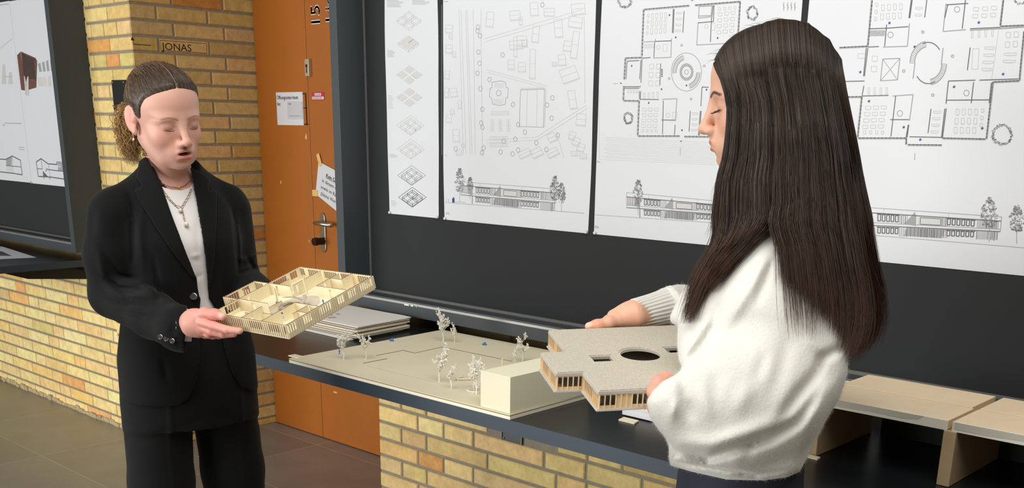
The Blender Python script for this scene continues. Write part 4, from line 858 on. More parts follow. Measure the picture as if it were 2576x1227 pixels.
def mesh_np(name, V, Fq, mats, parent, col=None, mi=None, smooth=True):
    me = bpy.data.meshes.new(name); me.vertices.add(len(V)); me.vertices.foreach_set('co', np.asarray(V, f4).ravel()); k = Fq.shape[1]
    me.loops.add(Fq.size); me.loops.foreach_set('vertex_index', Fq.ravel().astype(np.int32)); me.polygons.add(len(Fq)); me.polygons.foreach_set('loop_start', np.arange(0, Fq.size, k, dtype=np.int32))
    for m in (mats if isinstance(mats, (list, tuple)) else [mats]): me.materials.append(m)
    if mi is not None: me.polygons.foreach_set('material_index', mi.astype(np.int32))
    if smooth: me.polygons.foreach_set('use_smooth', np.ones(len(Fq), bool))
    if col is not None:
        at = me.color_attributes.new('Col', 'FLOAT_COLOR', 'POINT'); at.data.foreach_set('color', np.concatenate([col, np.ones((len(col), 1))], 1).astype(f4).ravel())
    me.update(); me.validate(); return link(name, me, parent)
def proj(P):
    q = (P-CP) @ MC.T; return np.stack([1288+F*q[..., 0]/q[..., 2], PPY-F*q[..., 1]/q[..., 2], q[..., 2]], -1)
def poly_sd(x, y, poly):
    """signed distance (inside negative) to a 2-D polygon"""
    d = np.full(x.shape, 1e9, f4); ins = np.zeros(x.shape, bool); n = len(poly)
    for i in range(n):
        (x0, y0), (x1, y1) = poly[i], poly[(i+1) % n]; ex, ey = x1-x0, y1-y0; L2 = ex*ex+ey*ey+1e-9
        t = np.clip(((x-x0)*ex+(y-y0)*ey)/L2, 0, 1); d = np.minimum(d, (x-x0-t*ex)**2+(y-y0-t*ey)**2)
        c = (y0 > y) != (y1 > y); ins ^= c & (x < (x1-x0)*(y-y0)/(y1-y0+1e-12)+x0)
    d = np.sqrt(d); return np.where(ins, -d, d)
def line_d(x, y, pts):
    d = np.full(x.shape, 1e9, f4); tt = np.zeros(x.shape, f4); n = len(pts)-1
    for i in range(n):
        (x0, y0), (x1, y1) = pts[i], pts[i+1]; ex, ey = x1-x0, y1-y0; t = np.clip(((x-x0)*ex+(y-y0)*ey)/(ex*ex+ey*ey+1e-9), 0, 1); q = (x-x0-t*ex)**2+(y-y0-t*ey)**2
        m = q < d; d = np.where(m, q, d); tt = np.where(m, (i+t)/n, tt)
    return np.sqrt(d), tt
def frame(px, py, yaw, pitch=0, roll=0):
    """columns forward, left, up for somebody seen at (px,py), turned yaw degrees from facing the lens toward photo right"""
    d = -ray(px, py); d[2] = 0; d /= np.linalg.norm(d); a = math.radians(yaw); f = np.array([d[0]*math.cos(a)-d[1]*math.sin(a), d[0]*math.sin(a)+d[1]*math.cos(a), 0]); l = np.array([-f[1], f[0], 0]); u = np.array([0, 0, 1.])
    p = math.radians(pitch); f2 = f*math.cos(p)-u*math.sin(p); u2 = u*math.cos(p)+f*math.sin(p); r = math.radians(roll); l2 = l*math.cos(r)+u2*math.sin(r); u3 = u2*math.cos(r)-l*math.sin(r)
    return np.stack([f2, l2, u3], 1)
def rot3(ax, deg):
    a = math.radians(deg); c, s = math.cos(a), math.sin(a)
    return np.array({'x': [[1, 0, 0], [0, c, -s], [0, s, c]], 'y': [[c, 0, s], [0, 1, 0], [-s, 0, c]], 'z': [[c, -s, 0], [s, c, 0], [0, 0, 1]]}[ax])
def srgb(c): return np.array(lin(c)[:3])
def paint(L, base, dabs):
    """per-vertex skin colours: dabs of (colour, centre, radii, strength) in the local frame"""
    C_ = np.tile(srgb(base), (len(L), 1))
    for c, ctr, r, s in dabs:
        q = (((L-np.array(ctr))/np.array(r))**2).sum(1); w = (s*np.clip(1.5-q, 0, 1) if s > 0 else 0)
        w = np.clip(w, 0, 1)[:, None]; C_ = C_*(1-w)+srgb(c)*w
    return C_

# ------------------------------------------------------------------ head sculpt in its local frame (x forward, y left, z up)
def head_field(h, mouth_open, jaw=1., lids=True, nose=1.):
    H = Fld((-.125, -.10, -.215), (.135, .10, .135), h)
    H.ell((-.016, 0, .032), (.088, .0725, .079)); H.ell((.024, 0, .036), (.058, .063, .060), k=.03)
    H.ell((.022, 0, -.03), (.058, .0565, .072), k=.03); H.ell((.034, 0, -.066), (.043*jaw, .043*jaw, .034), k=.025); H.ell((.066, 0, -.0935), (.0155, .019, .0125), k=.022)
    for s in (-1, 1):
        H.ell((.048, .034*s, -.030), (.027, .026, .028), k=.02); H.ell((.063, .023*s, .0125), (.017, .025, .0085), k=.02); H.cone((-.005, .045*s, -.050), (.045, .031*s, -.083), .016, .013, k=.03)
        H.ell((.092, .030*s, -.003), (.013, .018, .0115), rot3('z', 12*s), k=.014, mode='sub')
        H.ell((.0665, .0305*s, -.0035), (.0135, .0155, .0125), k=.004)
        # lid crease and lower edge of the lowered lid
        H.cone((.0835, .0175*s, .002), (.080, .043*s, .0005), .0007, .0007, k=.0025, mode='sub')
        H.cone((.0822, .0185*s, -.0105), (.0775, .0425*s, -.0095), .0007, .0007, k=.002, mode='sub')
    H.cone((.079, 0, .008), (.0985, 0, -.031), .0068, .0082*nose, k=.013); H.ell((.1015, 0, -.0365), (.0088*nose, .0093, .0082), k=.007)
    for s in (-1, 1): H.ell((.092, .0108*s, -.040), (.0098, .0068, .0062), k=.006); H.ell((.0975, .0062*s, -.0465), (.0042, .0030, .0032), k=.002, mode='sub')
    H.ell((.072, 0, -.064), (.0185, .028, .020), k=.02)
    mo = .0045 if mouth_open else 0
    H.ell((.0862, .0068, -.0582), (.0075, .0128, .0042), rot3('x', -10), k=.006); H.ell((.0862, -.0068, -.0582), (.0075, .0128, .0042), rot3('x', 10), k=.006)
    H.ell((.0842, 0, -.0705-mo), (.0088, .0165, .0058), k=.005)
    H.ell((.089, 0, -.0500), (.0045, .0028, .0045), k=.005, mode='sub')
    H.ell((.088, 0, -.0795-mo), (.006, .013, .004), k=.008, mode='sub')
    if mouth_open: H.ell((.090, 0, -.0648), (.020, .0165, .0046), k=.002, mode='sub')
    else: H.cone((.0935, 0, -.0640), (.082, .0215, -.0645), .0008, .0005, k=.003, mode='sub'); H.cone((.0935, 0, -.0640), (.082, -.0215, -.0645), .0008, .0005, k=.003, mode='sub')
    for s in (-1, 1):
        R = rot3('y', -20) @ rot3('z', -20*s); yo = R[:, 1]*s; c = np.array((-.017, .0775*s, -.004)); H.ell(c, (.0172, .0048, .0300), R, k=.008); H.ell(c+yo*.0050+R[:, 0]*.003+R[:, 2]*.002, (.0115, .0040, .0220), R, k=.003, mode='sub'); H.ell(c+R[:, 0]*.011-R[:, 2]*.004, (.0045, .0065, .0075), R, k=.004); H.ell(c-yo*.001-R[:, 0]*.001+R[:, 2]*.004, (.0065, .0050, .0150), R, k=.003); H.ell((-.006, .0735*s, -.031), (.0075, .0045, .0085), k=.006)
    return H
SKIN_DABS = lambda lip, ck, o: [(ck, (.07, .040, -.030), (.03, .022, .022), .28), (ck, (.07, -.040, -.030), (.03, .022, .022), .28), (ck, (.105, 0, -.038), (.012, .010, .010), .2), (lip, (.090, 0, -.0590), (.016, .0175, .0036), .85), (lip, (.088, 0, -.0710-o), (.016, .0160, .0050), .95),
    ((150, 92, 84), (.08, .031, -.0108), (.012, .0125, .0013), .7), ((150, 92, 84), (.08, -.031, -.0108), (.012, .0125, .0013), .7), ((196, 140, 126), (.078, .031, -.001), (.014, .0145, .006), .5), ((196, 140, 126), (.078, -.031, -.001), (.014, .0145, .006), .5), (ck, (-.012, .076, 0), (.02, .012, .03), .5), (ck, (-.012, -.076, 0), (.02, .012, .03), .5)]
def strands(name, curves, rad, m, parent, cols=None, sides=3):
    """tapering strand tubes from a list of (n,3) arrays"""
    Vs, Fs, Cs = [], [], []; b = 0
    for ci, P in enumerate(curves):
        n = len(P); T_ = np.gradient(P, axis=0); T_ /= np.linalg.norm(T_, axis=1)[:, None]+1e-9
        ref = np.array([.31, .47, .83]); A = np.cross(T_, ref); A /= np.linalg.norm(A, axis=1)[:, None]+1e-9; B_ = np.cross(T_, A)
        r = (rad[ci] if hasattr(rad, '__len__') else rad)*np.interp(np.linspace(0, 1, n), [0, .06, .7, 1], [.5, 1, .9, .12])
        for j in range(sides): w = 2*PI*j/sides; Vs.append(P+(A*math.cos(w)+B_*math.sin(w))*r[:, None])
        i = np.arange(n-1)
        for j in range(sides): k = (j+1) % sides; Fs.append(np.stack([b+j*n+i, b+k*n+i, b+k*n+i+1, b+j*n+i+1], 1))
        if cols is not None: Cs.append(np.tile(cols[ci], (n*sides, 1)) if np.ndim(cols[ci]) == 1 else np.tile(cols[ci], (sides, 1)))
        b += n*sides
    return mesh_np(name, np.concatenate(Vs), np.concatenate(Fs), m, parent, np.concatenate(Cs) if cols is not None else None)
m_skin1 = mat('skin_fair', (232, 182, 162), .5, attr=True, sss=.12, bump=.00012, bscale=900, spec=.4)
m_skin2 = mat('skin_olive', (206, 158, 132), .5, attr=True, sss=.12, bump=.00012, bscale=900, spec=.4)
m_suit = mat('suit_black', (10, 10, 11), .85, bump=.0003, bscale=900, sheen=.05, spec=.2)
m_trou = mat('trouser_black', (12, 12, 13), .85, bump=.0002, bscale=900, sheen=.06, spec=.2)
m_shirt = mat('shirt_white', (232, 228, 226), .8, bump=.0002, bscale=800)
m_gold = mat('gold', (214, 170, 96), .25, 1); m_pearl = mat('pearl', (232, 222, 210), .25, coat=.5)
m_hair1 = mat('hair_brown', (74, 56, 42), .45, attr=True, spec=.5); m_hair2 = mat('hair_dark', (46, 34, 30), .48, attr=True, spec=.32)

# ================================================================== woman in the black suit
def jacket_stuff():
    pass
DB = 2.53
RB = frame(480, 960, 20); base1 = dep(494, 960, DB)-RB[:, 0]*.045; base1[2] = 0
B1 = lambda x, y, z: base1+RB @ np.array([x, y, 0])+np.array([0, 0, z])
w1 = thing('person', 'woman in black suit and white top, curly hair tied back, holding the open floor model', 'person', base1)
RH = frame(418, 295, 27, 13, 5); OH = dep(415, 293, 2.33); HS = .94; RHs = RH*HS
HL = lambda x, y, z: OH+RHs @ np.array([x, y, z])
def add_world(V, Q, bag): bag.append((V, Q))
bag1 = []
H = head_field(.0017, True, jaw=.95)
V, Q = None, None
# neck
NB = RH.T @ (B1(.0, 0, 1.33)-OH)/HS
H.cone((-.022, 0, -.05), NB+np.array([0, 0, .01]), .043, .047, k=.02)
H.cone((-.02, .045, -.05), NB+np.array([.045, .014, .0]), .009, .009, k=.02); H.cone((-.02, -.045, -.05), NB+np.array([.045, -.014, .0]), .009, .009, k=.02)
V, Q = nets(H.D, H.lo, H.h)
C_h = paint(V, (218, 168, 150), SKIN_DABS((206, 112, 108), (226, 150, 132), .0045)+[((46, 16, 18), (.072, 0, -.0648), (.013, .0150, .0042), 1.)]+[((150, 104, 82), (.08, s*yy, zz), (.03, .0035, .0016), .5) for s in (-1, 1) for yy, zz in zip(np.linspace(.013, .046, 12), (.0125, .0140, .0153, .0163, .0171, .0176, .0178, .0177, .0173, .0166, .0155, .0140))]+[((218, 168, 150), (0, 0, .5), (.01, .01, .01), .01), ((214, 164, 144), (.08, 0, .05), (.05, .03, .02), .3)])
headW = OH+V @ RHs.T
# chest (under shirt) + arms + legs, coarse; overlapping inside the clothes so that the body is one mesh
Bf = Fld((base1[0]-.45, base1[1]-.45, 0), (base1[0]+.5, base1[1]+.5, 1.42), .007)
loft = lambda prof, c, R, e=2.2: (lambda P: _loft(P, prof, c, R, e))
def _loft(P, prof, c, R, e):
    q = (P-np.array(c, f4)) @ np.asarray(R, f4); z = q[..., 2]; zs = [p[0] for p in prof]
    zd = np.linspace(zs[0], zs[-1], 120); kz = np.exp(-(np.arange(-12, 13)*(zd[1]-zd[0])/.018)**2); kz /= kz.sum()
    def sm(v):
        v = np.interp(zd, zs, v); e0, e1 = v[0]-(v[1]-v[0])*np.arange(12, 0, -1), v[-1]+(v[-1]-v[-2])*np.arange(1, 13); return np.interp(z, zd, np.convolve(np.concatenate([e0, v, e1]), kz, 'valid')).astype(f4)
    a, b, cx = sm([p[1] for p in prof]), sm([p[2] for p in prof]), sm([p[3] if len(p) > 3 else 0 for p in prof])
    k = (np.abs(q[..., 1]/a)**e+np.abs((q[..., 0]-cx)/b)**e)**(1/e); return np.maximum((k-1)*np.minimum(a, b)*.92, np.maximum(z-zs[-1], zs[0]-z))
bp_ = [(.81, .11, .08), (.88, .13, .095), (1.0, .125, .09), (1.1, .125, .095), (1.2, .125, .095, .008), (1.27, .12, .075), (1.31, .08, .055), (1.34, .045, .045)]
Bf.op(loft(bp_, base1, RB), base1+[-.2, -.2, .78], base1+[.2, .2, 1.4], .02)
SR, EL, WR1 = B1(0, -.140, 1.26), dep(286, 740, 2.42), dep(478, 812, 2.25)
SLf, ELf, WLf = B1(0, .130, 1.26), dep(600, 705, 2.57), dep(690, 800, 2.33)
Bf.chain([SR, EL, WR1], [.045, .036, .026], .02); Bf.chain([SLf, ELf, WLf], [.045, .036, .026], .02)
for s in (-1, 1): Bf.chain([B1(0, .085*s, .82), B1(.01, .09*s, .46), B1(0, .09*s, .09)], [.075, .048, .036], .02); Bf.chain([B1(-.03, .09*s, .045), B1(.14, .10*s, .035)], [.034, .028], .02)
Bf.cone(WLf, dep(730, 815, 2.26), .024, .022, .01)
V2, Q2 = nets(Bf.D, Bf.lo, Bf.h)
# right hand holding the model corner: thumb on top, fingers below
def hand_mesh(lo_pts, fingers, palm, h=.0013, extra=()):
    allp = np.concatenate([np.array(p) for p, r, k in fingers+palm]); H_ = Fld(allp.min(0)-.03, allp.max(0)+.03, h)
    for p, r, k in palm: H_.chain([np.array(x) for x in p], r, k)
    for p, r, k in fingers: 
        G_ = H_; G_.chain([np.array(x) for x in p], r, k)
    for c, r in extra: H_.ell(c, r, k=.004)
    return nets(H_.D, H_.lo, H_.h)
cA = LW(xa, 0, 0); bA = LW(xa, 0, -HW-.003)          # left corner of the held model
dcam = lambda px, py, P, off=0: dep(px, py, float(proj(P)[2])+off)
dA = float(proj(cA)[2])
th = [dep(490, 798, dA+.002), dep(515, 788, dA-.016), dep(540, 790, dA-.032), dep(561, 796, dA-.040)]
ix = [dep(506, 809, dA-.012), dep(538, 819, dA-.032), dep(572, 829, dA-.046), dep(603, 832, dA-.052)]
md = [dep(505, 821, dA-.002), dep(532, 833, dA-.016), dep(562, 840, dA-.022), dep(588, 840, dA-.022)]
rg = [dep(500, 828, dA+.008), dep(525, 840, dA+.0), dep(550, 843, dA+.016), dep(572, 842, dA+.032)]
pk = [dep(494, 832, dA+.022), dep(516, 842, dA+.02), dep(536, 845, dA+.03), dep(552, 844, dA+.045)]
V3, Q3 = hand_mesh(None, [(th, [.0135, .0108, .0096, .0080], .010), (ix, [.0095, .0088, .008, .0068], .003), (md, [.0095, .0088, .008, .0068], .003), (rg, [.009, .0082, .0075, .0064], .003), (pk, [.0082, .0074, .0066, .0058], .003)],
    [([WR1, dep(490, 812, dA+.01)], [.026, .024], .012), ([dep(486, 806, dA+.01), dep(512, 806, dA+.0)], [.022, .0135], .012), ([dep(486, 818, dA+.012), dep(508, 826, dA+.004)], [.021, .015], .012), ([dep(486, 822, dA+.02), dep(502, 833, dA+.018)], [.02, .012], .012), ([dep(484, 804, dA+.02), dep(498, 796, dA+.006)], [.018, .014], .012)])
C3 = np.tile(srgb((220, 158, 142)), (len(V3), 1)); kn = proj(V3); red = np.clip(1-np.abs(kn[:, 0]-530)/40, 0, 1)[:, None]*.5; C3 = C3*(1-red)+srgb((226, 136, 124))*red
tip = th[3]; m_ = np.clip(1.6-(((V3-(tip+MC.T @ np.array([-.001, .004, -.006])))/.0072)**2).sum(1), 0, 1)[:, None]; C3 = C3*(1-m_)+srgb((222, 178, 164))*m_
def join_body(name, parts, m, parent):
    V = np.concatenate([p[0] for p in parts]); off = np.cumsum([0]+[len(p[0]) for p in parts[:-1]]); Fq = np.concatenate([p[1]+o for p, o in zip(parts, off)]); C_ = np.concatenate([p[2] for p in parts]); return mesh_np(name, V, Fq, m, parent, C_)
join_body('body', [(headW, Q, C_h), (V2, Q2, np.tile(srgb((228, 176, 158)), (len(V2), 1))), (V3, Q3, C3)], m_skin1, w1)
# eyebrows and lashes
def face_line(name, R, O, pts, rad, m, parent):
    q = np.array(pts, float); u = np.linspace(0, len(q)-1, 19); q = np.stack([np.polyval(np.polyfit(np.arange(len(q)), q[:, i], min(3, len(q)-1)), u) for i in range(3)], 1); rad = np.interp(u, np.arange(len(rad)), rad); mb = MB(); mb.tube([O+R @ p for p in q], list(rad), 6); return mb.build(name, m, parent, smooth=True)
m_brow1 = mat('brow_light', (168, 116, 92), .8); m_lash = mat('lash', (62, 44, 38), .8)
for s in (-1, 1):
    face_line('eyelash', RHs, OH, [(.0815, .0185*s, -.0103), (.0838, .026*s, -.0122), (.0822, .035*s, -.0116), (.0770, .0425*s, -.0092)], [.0004, .0007, .0008, .0005], m_lash, w1)
    pass
# --- hair: slicked back cap
hl = lambda y: .068-.9*np.abs(y)**1.0*0
Hc = Fld((-.135, -.105, -.10), (.12, .105, .135), .0022)
Hc.ell((-.018, 0, .034), (.093, .0768, .0845)); Hc.ell((.020, 0, .040), (.0625, .066, .0635), k=.03)
Pc = Hc.all(); x_, y_, z_ = Pc[..., 0], Pc[..., 1], Pc[..., 2]
# region behind the hairline: plane rising forward, dipping behind the ears
front = x_-(.0725-.012*(np.abs(y_)/.05)**2); side = .0-z_
hz = np.interp(x_, [-.12, -.06, -.036, -.028, .004, .008, .019, .026, .038, .055, .068, .08], [-.075, -.066, -.05, .020, .020, -.006, -.004, .028, .050, .064, .074, .10])
Dtap = Hc.D+np.clip(.016-(z_-hz), 0, .016)*.24; D_ = np.maximum(Dtap, (hz-z_)*.8); D_ = np.maximum(D_, (x_-.098)); D_ = D_+.00025*np.sin(np.arctan2(z_-.0, np.abs(y_)+.003)*110+x_*30)*(x_ > -.09)
part = np.clip(1-np.abs(y_+.002)/.0028, 0, 1)*(z_ > .06); D_ = D_+part*.003
Vc, Qc = nets(D_.astype(f4), Hc.lo, Hc.h); n_ = np.random.RandomState(3)
st = np.sin(np.arctan2(Vc[:, 2], np.abs(Vc[:, 1])+.003)*55)*.5+.5; back = np.clip((-.02-Vc[:, 0])/.07, 0, 1)
cc_ = srgb((44, 34, 28))*(1-st[:, None])+srgb((78, 60, 46))*st[:, None]; cc_ = cc_*(1-back[:, None]*.6)+srgb((132, 98, 62))*back[:, None]*.6; pm = np.clip(1.2-np.abs(Vc[:, 1]+.002)/.0022, 0, 1)[:, None]*(Vc[:, 2:3] > .062); cc_ = cc_*(1-pm)+srgb((170, 130, 108))*pm
hairp = mesh_np('hair', OH+Vc @ RHs.T, Qc, m_hair1, w1, cc_)
# fine strands over the cap and hairline wisps
rs = np.random.RandomState(5); cur = []; cl = []
tie = np.array([-.112, -.018, .012]); hX = [-.12, -.06, -.036, -.028, .004, .008, .019, .026, .038, .055, .068, .08]; hZ = [-.075, -.066, -.05, .020, .020, -.006, -.004, .028, .050, .064, .074, .10]
def cap_r(d):
    t = np.linspace(.04, .125, 120)[:, None]; P = np.array([-.01, 0, .03])+d*t; ii = np.clip(np.round((P-Hc.lo)/Hc.h).astype(int), 0, np.array(Hc.n)-1); v = Dtap[tuple(ii.T)]; k = np.argmax(v > 0); return P[k]-d*(v[k])*.6
def cap_old(d):   # ray from inside to the cap surface along d
    t = np.linspace(.05, .115, 40)[:, None]; P = np.array([-.01, 0, .03])+d*t; g = ((P-np.array([-.018, 0, .034]))/np.array([.094, .0778, .0855])); g2 = ((P-np.array([.020, 0, .040]))/np.array([.0635, .067, .0645])); v = np.minimum((g**2).sum(1), (g2**2).sum(1)); return P[np.argmax(v > 1)]
for i in range(1300):
    az = rs.uniform(-1.9, 1.9); a0 = az
    y0 = math.sin(az)*.07; x0 = math.cos(az)*.075-.0; zz = float(np.interp(x0, [-.06, -.036, -.028, .004, .008, .019, .026, .038, .055, .068, .08], [-.06, -.05, .022, .022, -.004, -.002, .03, .052, .066, .076, .09]))+rs.uniform(.0, .02)
    s0 = np.array([x0, y0, zz]); P = []
    sg_ = 1 if s0[1] > -.002 else -1
    for t in np.linspace(0, 1, 14):
        p = s0*(1-t)+tie*t; p[1] = sg_*max(sg_*(p[1]+.002),   .0017*min(1, (1-t)*3))-.002; p = p+np.array([0, 0, .05*math.sin(PI*t)*(1 if zz > .03 else .3)]); d = p-np.array([-.01, 0, .03]); d /= np.linalg.norm(d); P.append(cap_r(d)+d*rs.uniform(-.0002, .0012)*(1 if .05 < t < .95 else .5))
    P = [q for q in P if q[2] > np.interp(q[0], hX, hZ)-.001 or q[0] < -.03]
    if len(P) < 6: P = P0_
    P0_ = P; cur.append(OH+np.array(P) @ RHs.T); g = rs.rand()**1.5; bk = np.clip((.0-np.array(P)[:, :1])/.09, 0, 1); cl.append((srgb((46, 36, 30))*(1-g)+srgb((104, 80, 58))*g)*(1-bk)+(srgb((84, 62, 42))*(1-g)+srgb((156, 120, 78))*g)*bk)
# curly ponytail hanging behind her right ear
tieW = HL(-.108, -.020, .010)
pt = [(338, 262, .04), (322, 300, .05), (322, 345, .05), (330, 385, .045), (338, 425, .04)]
for i in range(620):
    sx, sy = rs.normal(0, 13), rs.normal(0, .02); ph = rs.uniform(0, 6.28); L_ = rs.uniform(.55, 1.05); rad_ = rs.uniform(.0018, .0048); tn = rs.uniform(6, 11)
    P = []
    for t in np.linspace(0, L_, 56):
        px = np.interp(t, [0, .25, .5, .75, 1.05], [352, 328, 323, 330, 338])+sx*min(1, t*5)*np.interp(t, [0, .5, 1.05], [1, 1.15, .8]); py = np.interp(t, [0, .25, .5, .75, 1.05], [232, 275, 325, 375, 420]); b = dep(px, py, 2.43+.03*t+sy*min(1, t*5)); w = 2*PI*tn*t+ph; rr = rad_*min(1, t*6)
        P.append(b+MC.T @ np.array([rr*math.cos(w), 0, rr*math.sin(w)])+MC.T @ np.array([0, .002*math.sin(w*1.3), 0]))
    cur.append(np.array(P)); g = rs.rand(); cl.append(srgb((86, 58, 34))*(1-g)+srgb((206, 160, 96))*g)
# frizz around the head
for i in range(150):
    az = rs.uniform(-2.6, .6); el = rs.uniform(.85, 1.45); d = np.array([math.cos(az)*math.cos(el), math.sin(az)*math.cos(el), math.sin(el)]); p = cap_r(d); q = p+d*rs.uniform(.003, .009)+np.array([-.012, 0, 0]); q2 = q+np.array([-.012, rs.normal(0, .003), rs.normal(0, .004)])-d*.004
    cur.append(OH+np.array([p, (p+q)/2+d*.002, q, q2]) @ RHs.T); cl.append(srgb((120, 92, 62)))
rad_a = [.0005]*1300+[.0008]*620+[.00025]*150
strands('hair_strands', cur, rad_a, m_hair1, hairp, cl, 3)
# ear stud with pearl drop
e0 = HL(-.006, -.0790, -.036); mb = MB(); mb.sphere(e0, .0017, 8, 6); mb.build('ear_stud', m_gold, w1, smooth=True)
mb = MB(); mb.tube([e0, e0+np.array([0, 0, -.008])], .0005, 5); mb.sphere(e0+np.array([0, 0, -.011]), (.0024, .0024, .0032), 8, 6); mb.build('earring', m_pearl, w1, smooth=True)

# --- clothes: jacket, shirt, trousers from one torso field
jp = [(.80, .164, .122), (.82, .164, .122), (.93, .162, .120), (1.0, .148, .110), (1.07, .138, .106, .004), (1.14, .138, .112, .008), (1.20, .142, .118, .010), (1.25, .140, .104, .004), (1.295, .120, .082), (1.332, .082, .070, -.004), (1.378, .057, .060, -.006)]
def torso(h, grow, prof, lo, hi):
    G = Fld(base1+np.array([-.34, -.36, lo]), base1+np.array([.42, .44, hi]), h)
    pr = [tuple([p[0], p[1]+grow, p[2]+grow]+list(p[3:])) for p in prof]; G.op(loft(pr, base1, RB, 2.3), base1+[-.25, -.25, lo], base1+[.25, .25, hi], .015)
    return G
J = torso(.0036, 0, jp, .81, 1.43)
for s in (-1, 1):
    J.cone(B1(-.010, .050*s, 1.328), B1(-.002, .130*s, 1.288), .033, .034, k=.03)
J.chain([B1(0, -.146, 1.262), (B1(0, -.146, 1.262)+EL)/2-RB[:, 1]*.006, EL], [.053, .056, .053], .02)
J.chain([EL, dep(385, 792, 2.335), dep(452, 826, 2.268), dep(520, 842, 2.262)], [.053, .051, .047, .045], .015)
J.chain([SLf, ELf], [.052, .050], .02); J.chain([ELf, dep(660, 752, 2.46)], [.050, .045], .015)
PJ = J.all(); pj = proj(PJ.reshape(-1, 3)).reshape(PJ.shape); X_, Y_, Z_ = pj[..., 0], pj[..., 1], pj[..., 2]
loc = (PJ-base1.astype(f4)) @ RB.astype(f4); frontm = loc[..., 0] > .0
def stroke(D, pts, amp, w, msk=None, taper=True):
    """press (amp>0) or raise (amp<0) a soft fold along a drawn line"""
    d, t = line_d(X_, Y_, pts); g = amp*np.exp(-(d/w)**2)*(np.sin(np.clip(t, 0, 1)*PI*.9+.15) if taper else 1)
    if msk is not None: g = g*msk
    return D+g.astype(f4)
DJ = J.D
near = (Z_ < DB+.02)
for pts, a, w in (([(240, 600), (262, 700), (300, 742)], -.004, 12), ([(262, 640), (300, 690), (352, 704)], .005, 7), ([(248, 690), (300, 722), (365, 730)], .006, 6), ([(256, 716), (310, 745), (380, 748)], -.005, 7), ([(262, 745), (320, 765), (390, 772)], .005, 6), ([(290, 700), (350, 712), (400, 740)], -.005, 8),
                  ([(300, 780), (360, 795), (430, 800)], .004, 8), ([(320, 480), (335, 560), (335, 660)], .007, 6), ([(355, 480), (352, 600), (360, 700)], -.003, 12), ([(385, 640), (400, 720), (395, 770)], .003, 8), ([(235, 520), (232, 600)], .003, 12), ([(440, 800), (430, 850)], .002, 8),
                  ([(585, 520), (594, 600), (600, 690)], .006, 5), ([(620, 640), (640, 680)], .005, 6), ([(600, 690), (650, 670)], .005, 5), ([(560, 700), (575, 800), (580, 900)], .003, 9), ([(410, 900), (420, 960)], .002, 10), ([(600, 655), (648, 640)], -.004, 6)):
    DJ = stroke(DJ, pts, a*1.5, w*.9, near)
T0 = torso(.0036, 0, jp, .81, 1.43).D; DJ = np.minimum(DJ, T0+.0035)
# cuff end plane, hem, hollow for the wrist
cdir = dep(570, 838, 2.262)-dep(467, 831, 2.262); rr0 = ray(467, 831); cdir -= rr0*(cdir @ rr0)/(rr0 @ rr0)*.85; cdir /= np.linalg.norm(cdir); ce = dep(469, 831, 2.262)
armm = (np.linalg.norm(PJ-ce.astype(f4), axis=-1) < .075)
DJ = np.where(armm, np.maximum(DJ, ((PJ-ce.astype(f4)) @ cdir.astype(f4))), DJ)
alo = (PJ-ce.astype(f4)) @ cdir.astype(f4); tt = np.clip((PJ-ce.astype(f4)) @ cdir.astype(f4), -.03, 0); rr_ = np.linalg.norm((PJ-ce.astype(f4))-((PJ-ce.astype(f4)) @ cdir.astype(f4))[..., None]*cdir.astype(f4), axis=-1)
DJ = np.where((rr_ < .075) & (alo > 0) & (alo < .14) & (J.D < T0-.004), .02, DJ)
hol = np.maximum(rr_-.037, -(((PJ-ce.astype(f4)) @ cdir.astype(f4))+.02)); DJ = np.where(armm, np.maximum(DJ, -hol), DJ)
# neckline V and cutaway below the button (drawn on the photo, cut only through the front of the cloth)
Vn = [(372, 385), (405, 462), (432, 540), (470, 640), (494, 700), (500, 742), (516, 776), (527, 776), (522, 700), (516, 640), (508, 580), (494, 500), (480, 425), (470, 300), (380, 300)]
Vb = [(505, 748), (500, 800), (503, 890), (495, 950), (476, 1000), (446, 1022), (470, 1080), (670, 1080), (640, 985), (608, 975), (585, 940), (566, 880), (552, 820), (540, 775), (527, 752)]
sc_ = DB/F
shell = J.D+.011
cutV = np.maximum(poly_sd(X_, Y_, Vn)*sc_, -shell); cutB = np.maximum(poly_sd(X_, Y_, Vb)*sc_, -np.maximum(J.D+.012, .0))
cutB = poly_sd(X_, Y_, Vb)*sc_
torsoD = T0
frontm = loc[..., 0] > .02
DJ = np.where(frontm & (torsoD < .05) & ~((Y_ > 640) & (X_ < 505) & (J.D < torsoD-.02)), np.maximum(DJ, -np.maximum(cutV*1., -(torsoD+.013))), DJ)
DJ = np.where(frontm & (torsoD < .03), np.maximum(DJ, -np.maximum(cutB, -(torsoD+.03))), DJ)
# hem
DJ = np.maximum(DJ, (1.0-PJ[..., 2])*0+(.833-PJ[..., 2]))
# open collar at the neck: cut a hole for the neck
nk = _loft(PJ, [(1.25, .046, .052, .004), (1.32, .053, .060, .004), (1.42, .060, .070, .012)], base1, RB, 2.0)
DJ = np.maximum(DJ, -nk)
Vj, Qj = nets(DJ.astype(f4), J.lo, J.h)
jk = mesh_np('jacket', Vj, Qj, m_suit, w1)
